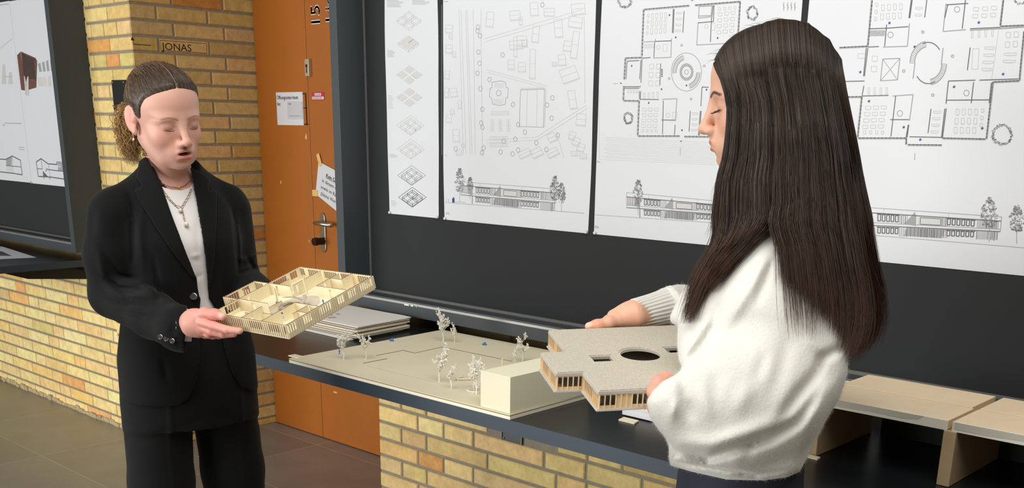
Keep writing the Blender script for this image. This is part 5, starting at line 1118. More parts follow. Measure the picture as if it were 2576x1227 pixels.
# lapels: 3 mm cloth lying on the jacket surface
def patch(poly, t0, th, name, m, parent, D0=None, msk=None, k=1.):
    D0 = J.D if D0 is None else D0
    S_d = np.maximum(np.abs(D0-t0)-th, poly_sd(X_, Y_, poly)*sc_*k); S_d = np.where(near if msk is None else msk, S_d, .1)
    V_, Q_ = nets(S_d.astype(f4), J.lo, J.h); return mesh_np(name, V_, Q_, m, parent)
lmask = (Z_ < DB+.03) & (loc[..., 0] > -.03)
lapR = [(368, 392), (404, 462), (432, 540), (470, 640), (496, 705), (478, 690), (430, 628), (392, 572), (352, 510), (338, 478), (358, 470), (342, 446), (350, 405)]
lapL = [(478, 420), (494, 498), (508, 578), (517, 640), (523, 704), (529, 730), (540, 640), (545, 560), (545, 480), (524, 478), (530, 452), (506, 434)]
patch(lapR, .0030, .0038, 'lapel', m_suit, jk, msk=lmask); patch(lapL, .0030, .0038, 'lapel', m_suit, jk, msk=lmask)
# buttons
m_btn = mat('button_horn', (70, 70, 70), .2, coat=.6)
def surf(px, py, D0=None, G=J):
    Dg = J.D if D0 is None else D0
    for t in np.arange(2.0, 2.9, .002):
        p = dep(px, py, t); i = tuple(int(round((p[q]-G.lo[q])/G.h)) for q in range(3))
        if all(0 <= i[q] < G.n[q] for q in range(3)) and Dg[i] < .0015: return p
    return dep(px, py, DB-.1)
def button(px, py, r, parent):
    p = surf(px, py); n = -ray(px, py); n /= np.linalg.norm(n); g = MB(); g.tube([p+n*.000, p+n*.0035], [r, r*.96], 18); o = g.build('button', m_btn, parent)
    g = MB(); a = MC[0]; c = MC[1]; g.tube([p+n*.0036+(a*math.cos(w)+c*math.sin(w))*r*.72 for w in np.linspace(0, 2*PI, 19)[:-1]], r*.1, 5, closed=True); g.build('button_rim', m_steel, o)
button(487, 745, .0092, jk)
for px, py in ((403, 847), (418, 852), (433, 857)): button(px, py, .0062, jk)
# shirt: inner torso
Sh = torso(.0036, -.0085, jp, .90, 1.40); PS = PJ
snk = _loft(PS[:, :, :, :], [(1.20, .02, .02, .06), (1.33, .058, .060, .03), (1.42, .075, .075, .0)], base1, RB, 2.0)
G = Fld(base1+np.array([-.34, -.36, .81]), base1+np.array([.42, .44, 1.43]), .0036); G.op(loft([tuple([p[0], p[1]-.0095, p[2]-.0095]+list(p[3:])) for p in jp], base1, RB, 2.3), base1+[-.25, -.25, .80], base1+[.25, .25, 1.43], .015)
DS = G.D
for pts, a, w in (([(440, 560), (462, 640), (478, 720)], -.0015, 7), ([(480, 655), (505, 657)], .0014, 6), ([(478, 645), (505, 640)], -.002, 5), ([(488, 700), (510, 690)], .002, 6), ([(500, 520), (497, 600), (505, 700)], .0015, 8), ([(445, 520), (455, 550)], .0015, 8)): DS = stroke(DS, pts, a, w, near)
neckcut = [(330, 380), (398, 455), (410, 470), (432, 477), (455, 478), (475, 472), (486, 460), (492, 440), (520, 300), (330, 300)]
DS = np.maximum(DS, -poly_sd(X_, Y_, neckcut)*sc_); DS = np.maximum(DS, PJ[..., 2]-1.34); DS = np.maximum(DS, 1.035-PJ[..., 2])
Vs_, Qs_ = nets(DS.astype(f4), J.lo, J.h); mesh_np('shirt', Vs_, Qs_, m_shirt, w1)
# upper chest skin filling the neckline
G = Fld(base1+np.array([-.2, -.22, 1.16]), base1+np.array([.22, .22, 1.385]), .003); G.op(loft([tuple([p[0], p[1]-.0125, p[2]-.0125]+list(p[3:])) for p in jp[:-2]]+[(1.325, .062, .058), (1.352, .040, .044)], base1, RB, 2.3), base1+[-.2, -.2, 1.16], base1+[.2, .2, 1.43], .015)
G.cone(B1(-.008, 0, 1.30), HL(-.034, 0, -.105), .046, .038, k=.035)
Vk, Qk = nets(G.D, G.lo, G.h)
me = bpy.data.objects['body']; ck = np.tile(srgb((214, 164, 144)), (len(Vk), 1))
# merged into the one body mesh
def append_mesh(o, V, Qd, C_):
    old = o.data; n0 = len(old.vertices); v = np.empty(n0*3, f4); old.vertices.foreach_get('co', v); q = np.empty(len(old.loops), np.int32); old.loops.foreach_get('vertex_index', q); c = np.empty(n0*4, f4); old.color_attributes['Col'].data.foreach_get('color', c)
    V = np.concatenate([v.reshape(-1, 3), V]); Fq = np.concatenate([q.reshape(-1, 4), Qd+n0]); C2 = np.concatenate([c.reshape(-1, 4)[:, :3], C_]); par = o.parent; m = old.materials[0]; nm = o.name; bpy.data.objects.remove(o); return mesh_np(nm, V, Fq, m, par, C2)
append_mesh(me, Vk, Qk, ck)
# shirt cuff
mb = MB(); c0 = dep(469, 820, 2.256); mb.tube([c0-cdir*.02, c0+cdir*.011], [.0330, .0325], 28, cap=False); mb.tube([c0-cdir*.02, c0+cdir*.011], [.0310, .0305], 28, cap=False); mb.build('shirt_cuff', m_shirt, w1, smooth=True)
# trousers
Tf = Fld(base1+np.array([-.26, -.26, .05]), base1+np.array([.26, .26, 1.07]), .0045)
Tf.op(loft([(.765, .156, .112), (.90, .158, .113), (.98, .140, .102), (1.05, .134, .100)], base1, RB, 2.3), base1+[-.2, -.2, .765], base1+[.2, .2, 1.05], .02)
for s, sh in ((-1, 0), (1, 0)): Tf.chain([B1(-.005, .083*s, .82), B1(.004, .092*s, .62), B1(.004, .098*s, .35), B1(-.005, .098*s, .07)], [.081, .077, .072, .072], .016)
PT = Tf.all(); lt = (PT-base1.astype(f4)) @ RB.astype(f4); Dt = Tf.D
for s in (-1, 1): Dt = Dt-.0022*np.exp(-((lt[..., 1]-.088*s)/.006)**2)*(lt[..., 0] > 0)
Dt = Dt+.0025*np.exp(-(((lt[..., 2]-.80)+np.abs(lt[..., 1])*.35)/.012)**2)*(lt[..., 0] > 0)
Vt, Qt = nets(Dt.astype(f4), Tf.lo, Tf.h); mesh_np('trousers', Vt, Qt, m_trou, w1)
for s in (-1, 1):
    G = Fld(B1(.05, .1*s, 0)-[.25, .25, 0], B1(.05, .1*s, 0)+[.25, .25, .12], .005); G.chain([B1(-.045, .09*s, .045), B1(.06, .098*s, .04), B1(.155, .102*s, .030)], [.042, .040, .028], .02); D_ = np.maximum(G.D, .002-G.all()[..., 2]); V_, Q_ = nets(D_.astype(f4), G.lo, G.h); mesh_np('shoe', V_, Q_, m_black, w1)
# necklaces
def on_skin(px, py, lift=.0012):
    for t in np.arange(2.15, 2.6, .001):
        p = dep(px, py, t); i = tuple(int(round((p[q]-G2.lo[q])/G2.h)) for q in range(3))
        if all(0 <= i[q] < G2.n[q] for q in range(3)) and G2.D[i] < .0: n = ray(px, py); return p-n/np.linalg.norm(n)*lift
    return dep(px, py, 2.33)
G2 = Fld(base1+np.array([-.2, -.22, 1.16]), base1+np.array([.22, .22, 1.43]), .002); G2.op(loft([tuple([p[0], p[1]-.0085, p[2]-.0085]+list(p[3:])) for p in jp], base1, RB, 2.3), base1+[-.2, -.2, 1.16], base1+[.2, .2, 1.43], .015)
G2.cone(B1(-.008, 0, 1.30), HL(-.034, 0, -.105), .050, .040, k=.035)
def chain(name, pts, bead, m, parent, link_=False):
    P = [on_skin(*p) for p in pts]; L_ = []
    for a, b in zip(P, P[1:]):
        n = max(1, int(np.linalg.norm(b-a)/bead)); L_ += [a+(b-a)*i/n for i in range(n)]
    mb = MB()
    if link_:
        for i in range(0, len(L_)-1, 1):
            a, b = L_[i], L_[i+1]; c = (a+b)/2; d = (b-a)/2; s = np.cross(d, ray(450, 500)); s = s/(np.linalg.norm(s)+1e-9)*np.linalg.norm(d)*.42; mb.tube([c+d*1.1*math.cos(w)+s*math.sin(w) for w in np.linspace(0, 2*PI, 11)[:-1]], .0006, 5, closed=True)
    else:
        for p in L_: mb.sphere(p, bead*.42, 6, 4)
    return mb.build(name, m, parent, smooth=True)
m_bead = mat('bead_amber', (142, 70, 48), .35)
nb = thing_ = None
chain('bead_necklace', [(399, 459), (408, 463), (430, 470), (452, 472), (466, 466), (478, 454), (484, 446)], .0032, m_bead, w1)
p = on_skin(451, 470, .003); mb = MB(); mb.sphere(p, (.0028, .0028, .0032), 10, 6); mb.build('gold_charm', mat('gold_bright', (240, 196, 70), .25, 1), w1, smooth=True)
chain('link_necklace', [(405, 470), (414, 485), (428, 503), (442, 517), (456, 524), (466, 508), (476, 490), (484, 468)], .0075, mat('chain_bronze', (170, 140, 118), .3, .9), w1, True)
chain('link_necklace', [(458, 526), (461, 540), (465, 555), (468, 561)], .0065, mat('chain_bronze', (170, 140, 118), .3, .9), w1, True)
for px, py, r in ((454, 529, .0042), (469, 564, .0052)): mb = MB(); mb.sphere(on_skin(px, py, .004), (r, r, r*1.15), 10, 7); mb.build('pearl', m_pearl, w1, smooth=True)
# ================================================================== woman in the white sweater
D2 = 1.72
RH2 = frame(1800, 300, -86, 8, 0); OH2 = dep(1925, 246, D2)
H2 = lambda x, y, z: OH2+RH2 @ np.array([x, y, z])
RB2 = frame(1900, 900, -78)
bse2 = dep(1868, 1100, 1.755); bse2[2] = 0
B2 = lambda x, y, z: bse2+RB2 @ np.array([x, y, 0])+np.array([0, 0, z])
w2 = thing('person', 'woman with long straight dark hair in a fluffy white sweater, holding the roof model', 'person', bse2)
H = head_field(.0019, False, jaw=1.0, nose=1.12)
H.cone((-.02, 0, -.05), (-.045, 0, -.21), .047, .052, k=.02)
V, Q = nets(H.D, H.lo, H.h)
brow2 = [((52, 36, 32), (.08, s*yy, zz), (.03, .0036, .0024), .8) for s in (-1, 1) for yy, zz in zip(np.linspace(.010, .046, 13), (.0125, .0140, .0153, .0163, .0171, .0178, .0182, .0182, .0178, .017, .016, .0148, .0135))]
C_h = paint(V, (214, 166, 140), SKIN_DABS((182, 104, 96), (214, 146, 124), 0)+brow2+[((214, 166, 140), (0, 0, .5), (.01, .01, .01), .01)])
Bf = Fld(np.array([bse2[0]-.62, bse2[1]-.5, 0]), np.array([bse2[0]+.42, bse2[1]+.55, 1.42]), .007)
Bf.op(loft([(.86, .09, .06), (.92, .11, .08), (1.0, .115, .085), (1.1, .12, .09), (1.2, .12, .09), (1.26, .11, .065), (1.31, .045, .042)], bse2, RB2), bse2+[-.2, -.2, .8], bse2+[.2, .2, 1.4], .02)
pb = lambda u, off=0: LR(u, TT, 0)+np.array([0, 0, 0])
def lrx(px, y, z=0):      # point on the roof model's long edge y=const seen at column px
    for x in np.arange(-.02, .32, .0015):
        if proj(LR(x, y, z))[0] >= px: return LR(x, y, z)
    return LR(.3, y, z)
hN = lrx(1668, 0); hF = lrx(1520, TT)      # grips: near edge, far edge
dN, dF = float(proj(hN)[2]), float(proj(hF)[2])
S1_, E1_, W1_ = dep(1935, 655, 1.66), dep(2040, 955, 1.63), dep(1700, 1012, dN+.012)
S2_, E2_, W2_ = dep(1880, 690, 1.93), dep(1750, 800, 2.02), dep(1600, 792, dF+.04)
Bf.chain([S1_, E1_, W1_], [.042, .036, .026], .02); Bf.chain([S2_, E2_, W2_], [.042, .036, .026], .02)
for s in (-1, 1): Bf.chain([B2(0, .07*s, .80), B2(.01, .09*s, .46), B2(0, .09*s, .09)], [.062, .050, .036], .02); Bf.chain([B2(-.03, .09*s, .045), B2(.14, .10*s, .035)], [.034, .028], .02)
Bf.cone(B2(0, 0, 1.30), H2(-.03, 0, -.08), .05, .048, .02)
V2, Q2 = nets(Bf.D, Bf.lo, Bf.h)
P_ = lambda px, py, d: dep(px, py, d)
# far hand: flat on the roof edge, thumb forward, fingers over the far side
tF = [P_(1560, 806, dF+.03), P_(1530, 812, dF+.012), P_(1502, 818, dF+.004), P_(1482, 821, dF+.0)]
iF = [P_(1548, 790, dF+.045), P_(1528, 806, dF+.055), P_(1520, 828, dF+.05), P_(1524, 846, dF+.035)]
mF = [P_(1560, 786, dF+.055), P_(1542, 802, dF+.068), P_(1536, 826, dF+.060), P_(1540, 846, dF+.045)]
rF = [P_(1572, 786, dF+.065), P_(1558, 802, dF+.078), P_(1554, 826, dF+.070), P_(1558, 844, dF+.055)]
pF = [P_(1584, 790, dF+.07), P_(1574, 804, dF+.082), P_(1572, 824, dF+.075), P_(1575, 840, dF+.06)]
V3, Q3 = hand_mesh(None, [(tF, [.0135, .0105, .0095, .0078], .008), (iF, [.0095, .009, .008, .007], .003), (mF, [.0095, .009, .008, .007], .003), (rF, [.009, .0085, .0075, .0065], .003), (pF, [.008, .0075, .0068, .006], .003)],
    [([W2_, P_(1585, 795, dF+.04)], [.025, .023], .012), ([P_(1590, 782, dF+.045), P_(1545, 796, dF+.04)], [.018, .0135], .014), ([P_(1588, 798, dF+.04), P_(1555, 806, dF+.028)], [.021, .014], .014), ([P_(1590, 790, dF+.06), P_(1570, 795, dF+.062)], [.018, .013], .012)], h=.0015)
nl = tF[3]+MC.T @ np.array([-.002, .003, -.006]); m_ = np.clip(1.5-(((V3-nl)/.0068)**2).sum(1), 0, 1)[:, None]; C3 = np.tile(srgb((224, 170, 142)), (len(V3), 1)); rd = np.clip((1530-proj(V3)[:, 0])/40, 0, 1)[:, None]*.6; C3 = C3*(1-rd)+srgb((226, 146, 118))*rd; C3 = C3*(1-m_)+srgb((236, 186, 164))*m_
# near hand: thumb over the roof edge, fingers under the model
tN = [P_(1645, 985, dN-.022), P_(1655, 962, dN-.014), P_(1672, 950, dN+.004), P_(1694, 951, dN+.010)]
iN = [P_(1652, 1000, dN-.03), P_(1642, 1024, dN-.022), P_(1652, 1040, dN+.0), P_(1668, 1042, dN+.02)]
mN = [P_(1662, 1004, dN-.026), P_(1650, 1030, dN-.018), P_(1660, 1046, dN+.0), P_(1676, 1048, dN+.02)]
rN = [P_(1674, 1006, dN-.022), P_(1664, 1034, dN-.014), P_(1672, 1048, dN+.004), P_(1688, 1050, dN+.022)]
pN = [P_(1686, 1006, dN-.018), P_(1678, 1034, dN-.012), P_(1686, 1048, dN+.006), P_(1700, 1050, dN+.024)]
V4, Q4 = hand_mesh(None, [(tN, [.0115, .010, .009, .0078], .006), (iN, [.009, .0085, .0078, .0068], .003), (mN, [.009, .0085, .0078, .0068], .003), (rN, [.0088, .008, .0073, .0065], .003), (pN, [.008, .0072, .0066, .006], .003)],
    [([W1_, P_(1680, 1000, dN-.016)], [.024, .02], .012), ([P_(1688, 1002, dN-.012), P_(1654, 992, dN-.028)], [.02, .012], .012), ([P_(1690, 1004, dN-.012), P_(1672, 1006, dN-.022)], [.02, .013], .012)], h=.0015)
C4 = np.tile(srgb((214, 152, 132)), (len(V4), 1))
join_body('body', [(OH2+V @ RH2.T, Q, C_h), (V2, Q2, np.tile(srgb((206, 158, 132)), (len(V2), 1))), (V3, Q3, C3), (V4, Q4, C4)], m_skin2, w2)
p = iN[1]*.6+iN[0]*.4; mb = MB(); tdir = (iN[1]-iN[0])/np.linalg.norm(iN[1]-iN[0]); a_ = np.cross(tdir, [0, 0, 1.]); a_ /= np.linalg.norm(a_); b_ = np.cross(tdir, a_)
mb.tube([p+(a_*math.cos(w)+b_*math.sin(w))*.0098 for w in np.linspace(0, 2*PI, 21)[:-1]], .0013, 6, closed=True); mb.build('ring', m_gold, w2, smooth=True)
for s in (1, -1):
    face_line('eyelash', RH2, OH2, [(.0815, .0185*s, -.0103), (.0838, .026*s, -.0122), (.0825, .035*s, -.0116), (.0775, .0425*s, -.0090)], [.0005, .0010, .0012, .0008], m_lash, w2)
    mb = MB()
    for q in np.linspace(.015, .044, 15): z0 = -.0115+.0015*abs(q-.03)/.015; mb.tube([OH2+RH2 @ np.array([.0825-.6*max(0, q-.034), q*s, z0]), OH2+RH2 @ np.array([.0872-.6*max(0, q-.034), (q+.001)*s, z0-.0028]), OH2+RH2 @ np.array([.0905-.6*max(0, q-.034), (q+.002)*s, z0-.0022])], [.0003, .00025, .0001], 4)
    mb.build('lashes', m_lash, w2)
# --- sweater
m_knit = mat('knit_white', (212, 210, 201), .95, bump=.0006, bscale=220, sheen=.5, spec=.1)
lo_ = np.array([bse2[0]-.50, bse2[1]-.36, .84]); hi_ = np.array([bse2[0]+.40, bse2[1]+.50, 1.40])
K = Fld(lo_, hi_, .0042)
cj = lambda pts, rr, k=.03: K.chain([dep(*p) for p in pts], rr, k)
K.op(loft([(.86, .145, .112, .0), (.89, .158, .122), (.96, .178, .138, -.004), (1.05, .175, .138, -.008), (1.15, .165, .130, -.008), (1.22, .155, .112, -.006), (1.27, .125, .085, -.008), (1.31, .075, .062, -.006), (1.335, .056, .056, .004), (1.35, .053, .055, .008)], bse2, RB2, 2.2), bse2+[-.25, -.25, .86], bse2+[.25, .25, 1.36], .02)
cj([(1905, 640, 1.70), (1925, 690, 1.66), (1990, 830, 1.635), (2035, 935, 1.635)], [.060, .073, .080, .082], .05)
cj([(2035, 945, 1.635), (1900, 985, 1.60), (1770, 1005, 1.595), (1705, 1003, dN-.01), (1672, 1002, dN-.024)], [.080, .082, .070, .046, .036], .04)
cj([(1960, 1010, 1.60), (1830, 1060, 1.60), (1735, 1075, 1.61), (1690, 1050, 1.605)], [.060, .060, .045, .036], .04)
cj([(1840, 740, 1.70), (1790, 850, 1.66), (1760, 930, 1.64)], [.060, .060, .050], .04)
cj([(1880, 690, 1.93), (1800, 745, 1.99), (1735, 765, dF+.10), (1665, 772, dF+.065), (1606, 793, dF+.042)], [.070, .060, .046, .040, .028], .03)
PK = K.all(); pk_ = proj(PK.reshape(-1, 3)).reshape(PK.shape); X_, Y_, Z_ = pk_[..., 0], pk_[..., 1], pk_[..., 2]
DK = K.D.copy(); nr = (Z_ < 1.74)
W2s = 1.66/F
# outline of the cloth as seen at its widest: trims the soft body to its drape
sil = [(1985, 480), (1925, 505), (1880, 560), (1838, 640), (1788, 690), (1738, 718), (1700, 713), (1640, 730), (1583, 752), (1578, 768), (1602, 826), (1614, 828), (1660, 818), (1704, 818), (1704, 870), (1712, 925), (1700, 942), (1668, 958), (1640, 985), (1626, 1010), (1634, 1045), (1655, 1085), (1680, 1120), (1679, 1150), (1684, 1172), (1700, 1174), (1740, 1186), (1830, 1206), (1920, 1208), (1980, 1200), (2012, 1186), (2040, 1130), (2076, 1060), (2112, 1000), (2132, 940), (2136, 880), (2128, 830), (2110, 760), (2080, 660), (2050, 600), (2010, 560)]
sd = poly_sd(X_, Y_, sil)*W2s
w_ = np.maximum(.02-np.abs(DK-sd), 0)/.02; DK = np.maximum(DK, sd)+w_*w_*.005
for pts, a, w in (([(1800, 850), (1850, 780), (1900, 700), (1930, 640)], -.007, 18), ([(1905, 760), (1925, 700), (1945, 650)], .008, 9), ([(1712, 930), (1750, 880), (1790, 820), (1810, 760)], .010, 12), ([(1716, 905), (1760, 850), (1800, 790)], -.010, 14), ([(1735, 1000), (1745, 1060)], .004, 11), ([(1712, 940), (1722, 1000), (1730, 1055)], .006, 11),
                  ([(1690, 960), (1660, 1000), (1668, 1060)], .003, 11), ([(1700, 1000), (1690, 1060)], -.006, 10), ([(1650, 1085), (1700, 1135), (1780, 1150), (1850, 1128), (1940, 1100), (2010, 1060), (2060, 1000)], .016, 14), ([(1700, 1110), (1790, 1120), (1880, 1090), (1980, 1050)], -.010, 22), ([(2060, 930), (2010, 990), (1960, 1060)], .012, 14), ([(2125, 870), (2070, 900), (2045, 960)], .011, 12), ([(2100, 950), (2050, 1030), (2010, 1090)], -.008, 16),
                  ([(1990, 830), (1960, 940), (1930, 1020)], .005, 22), ([(1890, 960), (1850, 1040)], -.005, 22), ([(1810, 920), (1800, 1000)], .004, 20), ([(1760, 960), (1790, 1060)], -.006, 18), ([(1870, 1160), (1895, 1120), (1930, 1090)], .003, 13), ([(2000, 800), (2040, 860), (2090, 900)], -.006, 18), ([(1930, 880), (1900, 960)], .004, 16), ([(1700, 1165), (1760, 1172), (1900, 1195), (1990, 1180)], .004, 5)):
    d, t = line_d(X_, Y_, pts); g = a*np.exp(-(d/w)**2)*np.sin(np.clip(t, 0, 1)*PI*.9+.15); DK = DK+np.where(nr, g, 0).astype(f4)
# ribs on cuffs and hem
cF = dep(1596, 795, dF+.045); vF = dep(1690, 772, dF+.075)-cF; Lf = np.linalg.norm(vF); vF /= Lf; q = PK-cF.astype(f4); ax_ = q @ vF.astype(f4); e1 = np.cross(vF, [0, 0, 1.]); e1 /= np.linalg.norm(e1); e2 = np.cross(vF, e1); ang = np.arctan2(q @ e2.astype(f4), q @ e1.astype(f4)); rq = np.linalg.norm(q-ax_[..., None]*vF.astype(f4), axis=-1)
mF_ = (Z_ > 1.74) & (rq < .08) & (X_ < 1730)
DK = np.where(mF_, np.maximum(DK, -ax_), DK); DK = np.where(mF_, np.maximum(DK, -np.maximum(rq-.0275, ax_-.02)), DK); DK = np.where(mF_ & (ax_ < .07), np.maximum(DK, rq-.022-.2*np.clip(ax_-.03, 0, 1)), DK)
lb = (PK-bse2.astype(f4)) @ RB2.astype(f4); ab = np.arctan2(lb[..., 1], lb[..., 0])
hz_ = .893-.0*lb[..., 1]
DK = DK+(.0008*np.sin(ab*130)*np.clip((hz_+.012-PK[..., 2])/.01, 0, 1)).astype(f4)
DK = np.maximum(DK, .866-PK[..., 2])
nk = _loft(PK, [(1.33, .047, .050, .006), (1.42, .050, .054, .016)], bse2, RB2, 2.0); DK = np.maximum(DK, -nk)
Vk, Qk = nets(DK.astype(f4), K.lo, K.h); sw = mesh_np('sweater', Vk, Qk, m_knit, w2)
def rib_cuff(name, c, v, L, r0, r1, nr_, parent, wob=0):
    a = np.cross(v, [0, 0, 1.]); a /= np.linalg.norm(a); b = np.cross(v, a); ns, nt = nr_*8, 16; V_ = []
    for i in range(nt+1):
        t = i/nt; R0 = r0+(r1-r0)*t**1.4
        for j in range(ns): w = 2*PI*j/ns; rr = R0+.0011*math.cos(nr_*w)*(1-t**3)+wob*math.sin(2*w+t*5)*t; V_.append(c+v*(L*t)+(a*math.cos(w)*1.0+b*math.sin(w)*1.12)*rr)
    for i in (1, 0):
        for j in range(ns): w = 2*PI*j/ns; V_.append(c+v*(.012*i)+(a*math.cos(w)+b*math.sin(w)*1.12)*(r0-.003))
    n0 = (nt+1)*ns; Q_ = []
    for i in range(nt):
        for j in range(ns): k = (j+1) % ns; Q_.append((i*ns+j, (i+1)*ns+j, (i+1)*ns+k, i*ns+k))
    for j in range(ns): k = (j+1) % ns; Q_.append((j, k, n0+ns+k, n0+ns+j)); Q_.append((n0+ns+j, n0+ns+k, n0+k, n0+j))
    return mesh_np(name, np.array(V_), np.array(Q_), m_knit, parent)
rib_cuff('ribbed_cuff', cF, vF, .085, .0275, .0345, 30, sw, .0012)
# downy fibres standing off the knit
rs = np.random.RandomState(8); me_ = sw.data; nv = len(me_.vertices); nn_ = np.empty(nv*3, f4); me_.vertices.foreach_get('normal', nn_); nn_ = nn_.reshape(-1, 3); sel = rs.choice(nv, 20000, replace=False); cur = []
for i in sel:
    p, n = Vk[i], nn_[i]; L_ = rs.uniform(.002, .0055); d = n+rs.normal(0, .8, 3); d /= np.linalg.norm(d); e = d+rs.normal(0, .8, 3); cur.append(np.array([p, p+d*L_*.5, p+(d*.5+e*.35)*L_]))
strands('fuzz', cur, .00009, mat('fuzz_white', (222, 220, 212), .9), sw, None, 3)
# --- trousers and shoes
Tf = Fld(bse2+np.array([-.26, -.26, .05]), bse2+np.array([.26, .26, 1.0]), .005)
Tf.op(loft([(.74, .140, .104), (.84, .138, .104), (.92, .132, .100), (.975, .128, .098)], bse2, RB2, 2.3), bse2+[-.2, -.2, .74], bse2+[.2, .2, .98], .02)
for s in (-1, 1): Tf.chain([B2(-.005, .068*s, .80), B2(.004, .078*s, .45), B2(-.005, .085*s, .07)], [.070, .060, .056], .016)
Vt, Qt = nets(Tf.D, Tf.lo, Tf.h); mesh_np('trousers', Vt, Qt, mat('navy_cloth', (34, 36, 52), .8), w2)
for s in (-1, 1):
    G = Fld(B2(.05, .1*s, 0)-[.25, .25, 0], B2(.05, .1*s, 0)+[.25, .25, .12], .005); G.chain([B2(-.045, .09*s, .045), B2(.06, .098*s, .04), B2(.155, .102*s, .030)], [.042, .040, .028], .02); D_ = np.maximum(G.D, .002-G.all()[..., 2]); V_, Q_ = nets(D_.astype(f4), G.lo, G.h); mesh_np('shoe', V_, Q_, m_black, w2)
# --- long straight hair
cap = Fld((-.14, -.11, -.11), (.125, .11, .14), .0035); cap.ell((-.016, 0, .032), (.0895, .0745, .0805)); cap.ell((.022, 0, .037), (.0605, .0645, .0620), k=.03)
Pc = cap.all(); x_, y_, z_ = Pc[..., 0], Pc[..., 1], Pc[..., 2]
hz = np.interp(x_, [-.12, .018, .026, .040, .055, .070, .084], [-.10, -.10, -.03, .028, .044, .054, .08]); D_ = np.maximum(cap.D, (hz-z_)*.75); Vc, Qc = nets(D_.astype(f4), cap.lo, cap.h)
hair = mesh_np('hair', OH2+Vc @ RH2.T, Qc, m_hair2, w2, np.tile(srgb((34, 26, 23)), (len(Vc), 1)))
rs = np.random.RandomState(21)
topX = [1794, 1812, 1830, 1880, 1930, 1960, 2000, 2034, 2086, 2117]; topY = [160, 135, 112, 76, 54, 47, 50, 58, 99, 150]
yy = [150, 255, 312, 395, 453, 541, 609, 660, 720, 800, 860, 900]
xl_ = [1796, 1829, 1829, 1822, 1806, 1799, 1800, 1768, 1742, 1722, 1715, 1712]
xr_ = [2117, 2133, 2143, 2158, 2167, 2184, 2193, 2201, 2215, 2222, 2205, 2168]
fr_ = [0, 0, 0, 0, 0, 1965, 1900, 1850, 1805, 1760, 1740, 1735]      # right side of the front lock
bl_ = [0, 0, 0, 0, 0, 1925, 1958, 1962, 1966, 1972, 1980, 1990]      # left side of the back mass
ZM = np.full((140, 100), 9., f4); ins = DK < .001; xi = np.clip(((X_[ins]-1500)/8).astype(int), 0, 139); yi = np.clip(((Y_[ins]-480)/8).astype(int), 0, 99); np.minimum.at(ZM, (xi, yi), Z_[ins])
for _ in range(2): ZM = np.minimum(ZM, np.minimum(np.minimum(np.roll(ZM, 1, 0), np.roll(ZM, -1, 0)), np.minimum(np.roll(ZM, 1, 1), np.roll(ZM, -1, 1)))+.004)
def zfront(x, y):
    u, v = min(138, max(0, (x-1500)/8)), min(98, max(0, (y-480)/8)); i, j = int(u), int(v); a, b = u-i, v-j
    return float((ZM[i, j]*(1-a)+ZM[i+1, j]*a)*(1-b)+(ZM[i, j+1]*(1-a)+ZM[i+1, j+1]*a)*b)
